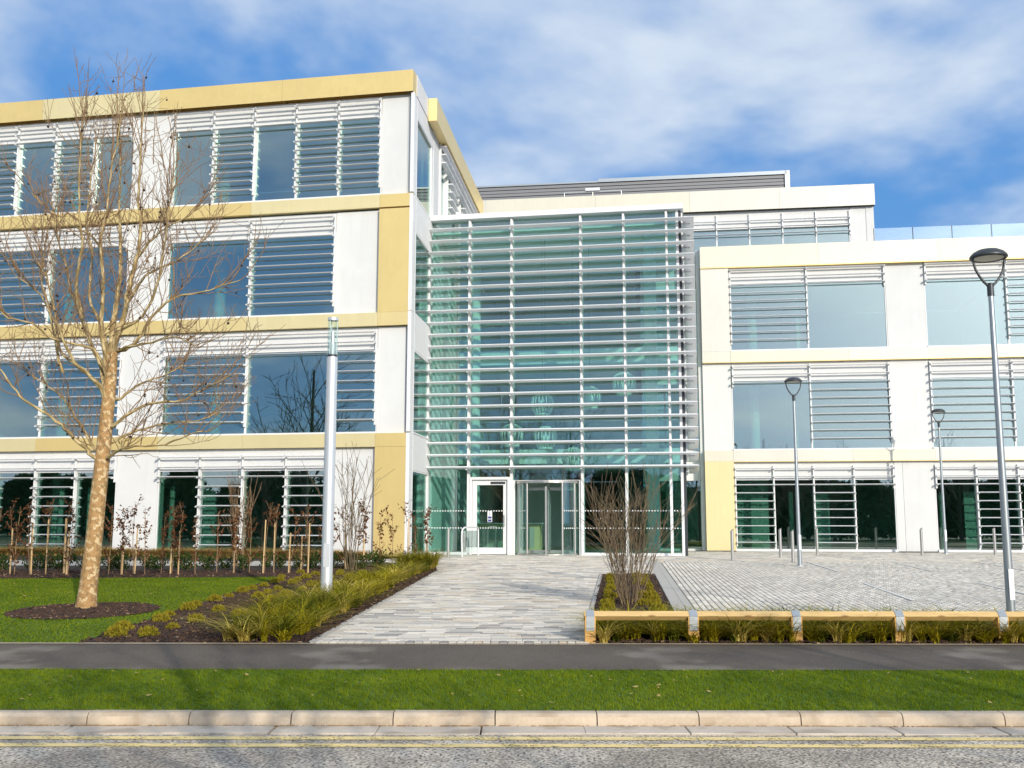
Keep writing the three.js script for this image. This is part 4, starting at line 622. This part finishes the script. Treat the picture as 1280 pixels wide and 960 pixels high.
{ // staked saplings along the back of the lawn
  const make = (seed, h, n, stakeH) => {
    const R = rng(seed), t = thing('staked_sapling', 'staked sapling holding brown winter leaves in the row behind the lawn', 'sapling', [0, 0, 0], 0, 'staked saplings in the row behind the lawn'), T = new Tubes(), pts = [];
    const st = growTwigs(T, R, V(0.03, 0, 0), V(0.02, 1, 0), h, 0.012, 0, { step: 0.15, wob: 0.1, up: 0.06, dens: 0, rmin: 0.005 });
    for (let i = 0; i < 9; i++) { const p = st[2 + Math.floor(R() * (st.length - 3))], k = growTwigs(T, R, p, V(R() - 0.5, 0.5, R() - 0.5), 0.16 + 0.22 * R(), 0.006, 0, { step: 0.08, wob: 0.25, up: 0.08, dens: 0, rmin: 0.004 }); pts.push(...k); }
    part('stem', T.geo(), M.twig, t); const lp = []; for (let i = 0; i < n; i++) { const p = pts[Math.floor(R() * pts.length)]; lp.push(V(p.x + (R() - 0.5) * 0.08, p.y + (R() - 0.5) * 0.1, p.z + (R() - 0.5) * 0.08)); }
    if (n) part('foliage', leaves(lp, 0.085, 0.026, R, 1.6), M.brownLeaf, t, { kind: 'stuff' });
    if (stakeH) part('stake', bx(-0.014, 0.014, -0.02, stakeH, -0.014, 0.014), M.stake, t); return t;
  };
  const kinds = [make(1, 1.55, 120, 1.05), make(2, 1.45, 170, 0.7), make(3, 1.7, 60, 1.3), make(4, 1.5, 110, 0)], R = rng(44);
  const spots = []; for (let x = -14.2; x < -4.6; x += 0.2 + 0.26 * R()) spots.push([x, -24.2 - 0.12 * (x + 11) - 0.7 * R()]); for (let i = 0; i < 6; i++) spots.push([-4.6 + i * 0.36, -26 - i * 0.35 - 0.5 * R()]); spots.push([-2.62, -28.6], [-2.36, -28.75]);
  spots.forEach(([x, z], i) => { const k = i < 4 ? i : Math.floor(R() * 4); if (i < 4) { kinds[i].position.set(x, G(z) - 0.01, z); kinds[i].rotation.y = R() * 6; } else { const c = copyOf(kinds[k], null, [x, G(z) - 0.01, z], R() * 6.28, null, 0.85 + 0.3 * R()); c.rotation.z = (R() - 0.5) * 0.06; } });
}
{ // evergreen low shrubs behind the saplings
  const make = (seed) => { const R = rng(seed), t = thing('low_shrub', 'low dark green leafy shrub behind the staked saplings', 'shrub', [0, 0, 0], 0, 'low green shrubs behind the saplings'), pts = [], T = new Tubes(); for (let i = 0; i < 9; i++) { const a = R() * 6.28, e = growTwigs(T, R, V(0, 0, 0), V(Math.cos(a) * 0.8, 0.9, Math.sin(a) * 0.8), 0.42 + 0.15 * R(), 0.008, 0, { step: 0.1, wob: 0.25, up: 0.02, dens: 0, rmin: 0.004 }); for (let k = 0; k < 26; k++) { const p = e[1 + Math.floor(R() * (e.length - 1))]; pts.push(V(p.x + (R() - 0.5) * 0.26, Math.max(0.03, p.y + (R() - 0.5) * 0.2), p.z + (R() - 0.5) * 0.26)); } } part('stem', T.geo(), M.twig, t, { kind: 'stuff' }); part('foliage', leaves(pts, 0.10, 0.03, R), M.shrubLeaf, t, { kind: 'stuff' }); return t; };
  const kinds = [make(61), make(62)], R = rng(45); let i = 0;
  for (let x = -14; x < -3.4; x += 0.42) { const z = -26.0 - 0.10 * (x + 11) - 0.8 * R(), k = kinds[i % 2]; if (i < 2) { k.position.set(x, G(z), z); } else copyOf(k, null, [x + (R() - 0.5) * 0.2, G(z), z], R() * 6.28, null, 0.62 + 0.3 * R()); i++; }
}
{ // yellow-green clumps dotted over the mulch
  const t0 = thing('sedum_clump', 'small yellow-green cushion plant on the mulch between lawn and sedge', 'plant', [0, 0, 0], 0, 'cushion plants between the lawn and the sedge'); { const Q = rng(17), pts = []; for (let i = 0; i < 420; i++) { const a = Q() * 6.283, e = Math.asin(Math.pow(Q(), 0.8)), lump = 0.8 + 0.25 * Math.sin(a * 5 + 1) * Math.cos(e * 4), k = lump * (0.75 + 0.3 * Q()); pts.push(V(Math.cos(a) * Math.cos(e) * 0.165 * k, Math.sin(e) * 0.15 * k, Math.sin(a) * Math.cos(e) * 0.165 * k)); } part('foliage', leaves(pts, 0.05, 0.010, Q), M.sedum, t0, { kind: 'stuff' }); }
  const R = rng(46), spots = []; for (let z = -13.35; z > -25.4; z -= 0.78) { const f = (-z - 12.8) / 13, xr = lerp(-4.15, -2.95, sstep(0.1, 0.9, f)); for (let x = -5.12; x < xr; x += 0.52) if (R() < 0.84) spots.push([x + (R() - 0.5) * 0.2, z + (R() - 0.5) * 0.3]); }
  for (let z = -14.6; z > -24.6; z -= 0.72) { const f = (-z - 16.15) / 8.9, xl = lerp(1.22, 2.16, f), xr = lerp(2.5, 3.42, f); spots.push([xl + 0.22 + R() * 0.06, z + R() * 0.2], [xr - 0.22 - R() * 0.06, z + R() * 0.25]); if (R() < 0.5) spots.push([xr - 0.42, z]); }
  spots.forEach(([x, z], i) => { const inBush = x > 0; if (!i) t0.position.set(x, G(z), z); else copyOf(t0, inBush ? 'small yellow-green cushion plant edging the bed of the bare vase-shaped shrub' : null, [x, G(z), z], R() * 6.28, inBush ? 'cushion plants round the vase-shaped shrub' : null, 0.55 + 0.38 * R()); });
}
// bare trees and evergreen shrubs across the road, seen as reflections in the glass and through their shadows
{
  const opt = { step: 0.5, wob: 0.26, up: 0.05, dens: 2.2, fwd: 1.0, rmin: 0.011, kid: (d) => [0, 0.9, 1.9, 3.4][d], lift: 0.15 };
  const make = (seed, label) => { const R = rng(seed), t = thing('bare_tree', label, 'tree', [0, 0, 0]), T = new Tubes(), K = new Tubes(), tp = smooth([V(0, -0.3, 0), V(0.1, 2.4, 0), V(0, 5, 0.1), V(0.1, 8.4, 0)], 14); K.add(tp, 0.20, 0.05, 9); part('trunk', K.geo(), M.bark2, t); for (let i = 0; i < 17; i++) { const f = 0.22 + 0.76 * i / 17, p = tp[Math.floor(f * 13)], a = i * 2.4 + R(); growTwigs(T, R, p, V(Math.cos(a), 0.75 + f * 0.7, Math.sin(a)), lerp(3.9, 1.7, f), lerp(0.07, 0.03, f), 2, opt); } part('crown', T.geo(), M.twigGrey, t); return t; };
  const A = make(301, 'tall bare tree mirrored in the first-floor window of the left wing'), Bt = make(302, 'bare tree across the road mirrored low in the right wing windows');
  A.position.set(-41, -0.74, 21); A.scale.setScalar(1.95); Bt.position.set(7.5, -0.74, 21);
  const where = [[-33, 24, 1.1, 'smaller bare tree mirrored beside the tall one in the left wing'], [-15, 23, 1.28, 'bare tree mirrored in the lower glass of the entrance hall'], [-21, 27, 1.15, 'bare tree mirrored at the left of the entrance glass'], [-48, 25, 1.3, 'bare tree mirrored in the far left windows'], [13.5, 20, 0.98, 'bare tree mirrored between the right wing windows'], [19.5, 19.5, 1.0, 'bare tree mirrored in the ground floor of the right wing'], [2, 27, 0.9, 'bare tree mirrored near the entrance doors'], [25, 25, 1.05, 'bare tree mirrored in the rightmost windows'], [-8, 28, 0.95, 'bare tree mirrored right of the revolving door'], [2.9, 2.6, 0.82, 'bare roadside tree just across the road whose shade falls on the verge'], [10.3, 2.4, 0.8, 'bare roadside tree across the road at the right whose shade falls on the verge']];
  where.forEach(([x, z, s, label], i) => copyOf(i % 2 ? A : Bt, label, [x, -0.74, z], i * 1.3, null, s));
  const ev = (seed) => { const R = rng(seed), t = thing('evergreen_shrub', 'dark evergreen shrub of the screen across the road', 'shrub', [0, 0, 0], 0, 'evergreen screen across the road'), K = new Tubes(), pts = []; for (let i = 0; i < 7; i++) { const a = R() * 6.28; K.add([V(0, -0.1, 0), V(Math.cos(a) * 0.7, 1.6, Math.sin(a) * 0.7), V(Math.cos(a) * 1.3, 3.2, Math.sin(a) * 1.3)], 0.06, 0.02, 5); } part('trunk', K.geo(), M.bark2, t); for (let i = 0; i < 3800; i++) { const y = Math.pow(R(), 0.9) * 4.4, a = R() * 6.28, lump = 1 + 0.28 * Math.sin(a * 3 + y * 2.1) + 0.2 * Math.sin(a * 7 - y * 3), rr = Math.sqrt(R()) * 2.1 * lump * Math.sqrt(Math.max(0.05, 1 - Math.pow(y / 4.6, 2))); pts.push(V(Math.cos(a) * rr, y + 0.05, Math.sin(a) * rr)); } part('crown', leaves(pts, 0.34, 0.11, R), M.evergreen, t, { kind: 'stuff' }); return t; };
  const E0 = ev(401), R = rng(47); let i = 0; for (let x = -88; x < 62; x += 3.1) { const z = 29 + R() * 4; if (!i++) { E0.position.set(x, -0.74, z); E0.scale.setScalar(1.4); } else copyOf(E0, null, [x, -0.74, z], R() * 6.28, null, 1.2 + 0.6 * R()); }
}
// ---------------------------------------------------------------- lamps, light column, bollards, rails
{
  const lamp = thing('street_lamp', 'large street lamp with a dark lantern head at the right, nearest of the three', 'street lamp', [6.57, G(-13.75), -13.75], 0.1, 'lantern-headed street lamps of the car park'), H = 5.2;
  part('pole', [cyl(0.058, 0.052, 1.2, 0, 0, 0, 20), cyl(0.052, 0.034, H - 1.2 - 0.62, 0, 1.2, 0, 20)], M.lampPole, lamp);
  part('collar', [cyl(0.045, 0.043, 0.17, 0, H - 0.66, 0, 18), cyl(0.05, 0.05, 0.015, 0, H - 0.5, 0, 18)], M.dark, lamp);
  for (const s of [-1, 1]) part('arm', new Tubes().add(smooth([V(s * 0.02, H - 0.53, 0), V(s * 0.11, H - 0.44, 0), V(s * 0.20, H - 0.29, 0), V(s * 0.235, H - 0.12, 0)], 14), 0.019, 0.015, 8).geo(), M.dark, lamp);
  part('head', [new THREE.LatheGeometry([[0, 0.0], [0.07, -0.003], [0.14, -0.018], [0.20, -0.05], [0.238, -0.092], [0.246, -0.118], [0.238, -0.135], [0.205, -0.138], [0.200, -0.125], [0, -0.125]].map((p) => new THREE.Vector2(p[0] + 0.0001, p[1] + H)), 40)], M.dark, lamp);
  part('lens', new THREE.LatheGeometry([[0.0, -0.138], [0.1, -0.137], [0.196, -0.130]].map((p) => new THREE.Vector2(p[0] + 0.0001, p[1] + H)).reverse(), 36), M.lens, lamp);
  part('base_plate', [cyl(0.1, 0.1, 0.02, 0, 0.0, 0, 20), bx(-0.035, 0.035, 0.45, 0.85, 0.05, 0.06)], M.silver, lamp);
  copyOf(lamp, 'street lamp standing in the setts, second nearest of the three', [7.85, G(-28.3), -28.3], 0.2); copyOf(lamp, 'street lamp by the right wing wall, most distant of the three', [15.45, 0, -36.9], 0.1);
  const col = thing('light_column', 'tall silver light column with a clear glass top in the sedge bed', 'light column', [-3.22, G(-18.1), -18.1]);
  part('pole', [cyl(0.102, 0.096, 4.35, 0, -0.05, 0, 28)], M.silver, col); part('joint_ring', [cyl(0.0985, 0.0985, 0.012, 0, 4.3, 0, 28), cyl(0.088, 0.088, 0.03, 0, 4.312, 0, 24)], M.dark, col);
  part('tube', new THREE.CylinderGeometry(0.092, 0.092, 0.62, 28, 1, true).translate(0, 4.652, 0), M.glassClear, col); part('reflector', [cyl(0.05, 0.075, 0.2, 0, 4.345, 0, 20), cyl(0.03, 0.03, 0.22, 0, 4.546, 0, 14), ...[0, 1, 2].map((k) => cyl(0.006, 0.006, 0.61, 0.076 * Math.cos(k * 2.1), 4.345, 0.076 * Math.sin(k * 2.1), 6))], M.silver, col); part('cap', cyl(0.096, 0.094, 0.05, 0, 4.963, 0, 28), M.silver, col); part('door', bx(-0.05, 0.05, 0.6, 1.0, 0.09, 0.1025), M.silver, col);
  const bol = thing('bollard', 'steel bollard at the gold corner of the right wing, leftmost in the car park', 'bollard', [6.66, G(-31.3), -31.3], 0.3, 'steel bollards before the right wing');
  const g = cyl(0.047, 0.047, 0.93, 0, 0, 0, 20), p = g.attributes.position; for (let i = 0; i < p.count; i++) if (p.getY(i) > 0.5) p.setY(i, p.getY(i) + p.getX(i) * 0.9 - 0.04); const gg = g.toNonIndexed(); gg.computeVertexNormals(); part('post', metreUV(gg), M.steel, bol); part('base_ring', cyl(0.07, 0.07, 0.012, 0, 0, 0, 20), M.steel, bol);
  for (const [x, z, l] of [[8.45, -32.6, 'steel bollard left of the middle street lamp, the farther of a pair'], [8.28, -30.55, 'steel bollard just left of the middle street lamp, the nearer of a pair'], [10.55, -35.8, 'steel bollard right of the middle street lamp'], [14.05, -35.5, 'steel bollard before the white pier of the right wing'], [16.55, -35.5, 'steel bollard left of the large street lamp pole'], [-2.0, -32.6, 'steel bollard left of the entrance door']]) copyOf(bol, l, [x, G(z), z], 0.3);
  const hoop = thing('door_guard', 'white tubular guard hoop beside the entrance door', 'guard rail', [-1.56, 0, -32.55], -0.17); part('hoop', new Tubes().add(smooth([V(0, 0, 0), V(0, 0.84, 0), V(0.03, 0.9, -0.05), V(0.06, 0.93, -0.4), V(0.09, 0.93, -1.5), V(0.1, 0.9, -1.95), V(0.1, 0.84, -2.0), V(0.1, 0, -2.02)], 40), 0.026, 0.026, 10).geo(), M.frame, hoop); part('infill', bx(-0.005, 0.005, 0.12, 0.82, -1.92, -0.08).rotateY(-0.05), M.glassClear, hoop);
  const fence = thing('timber_knee_rail', 'low timber knee rail with galvanised straps in front of the sedge', 'knee rail', [3.54, G(-13.05), -13.05]); fence.scale.y = 0.9;
  for (let i = -2; i <= 4; i++) {
    const x = i * 1.282, m = part('post', extrudeX([[-0.066, -0.25], [0.066, -0.25], [0.066, 0.335], [0.06, 0.342], [0.0, 0.278], [-0.06, 0.342], [-0.066, 0.335]], x - 0.066, x + 0.066), M.woodEnd, fence); m.rotation.y = 0;
    part('strap', [bx(x - 0.05, x + 0.05, 0.15, 0.352, 0.067, 0.071), (() => bx(-0.05, 0.05, -0.002, 0.002, -0.055, 0.05).rotateX(0.785).translate(x, 0.385, 0.040))(), bx(-0.05, 0.05, -0.002, 0.002, -0.05, 0.055).rotateX(-0.785).translate(x, 0.385, -0.040)], M.galv, fence);
  }
  for (const [a, b] of [[-2.64, -0.003], [0.003, 2.565], [2.571, 5.2]]) { const s = 0.046, gr = bevelBox(a, b, -s, s, -s, s, 0.007).rotateX(Math.PI / 4).translate(0, 0.352, 0); part('rail', gr, M.wood, fence); }
}
renderer.render(scene, camera);
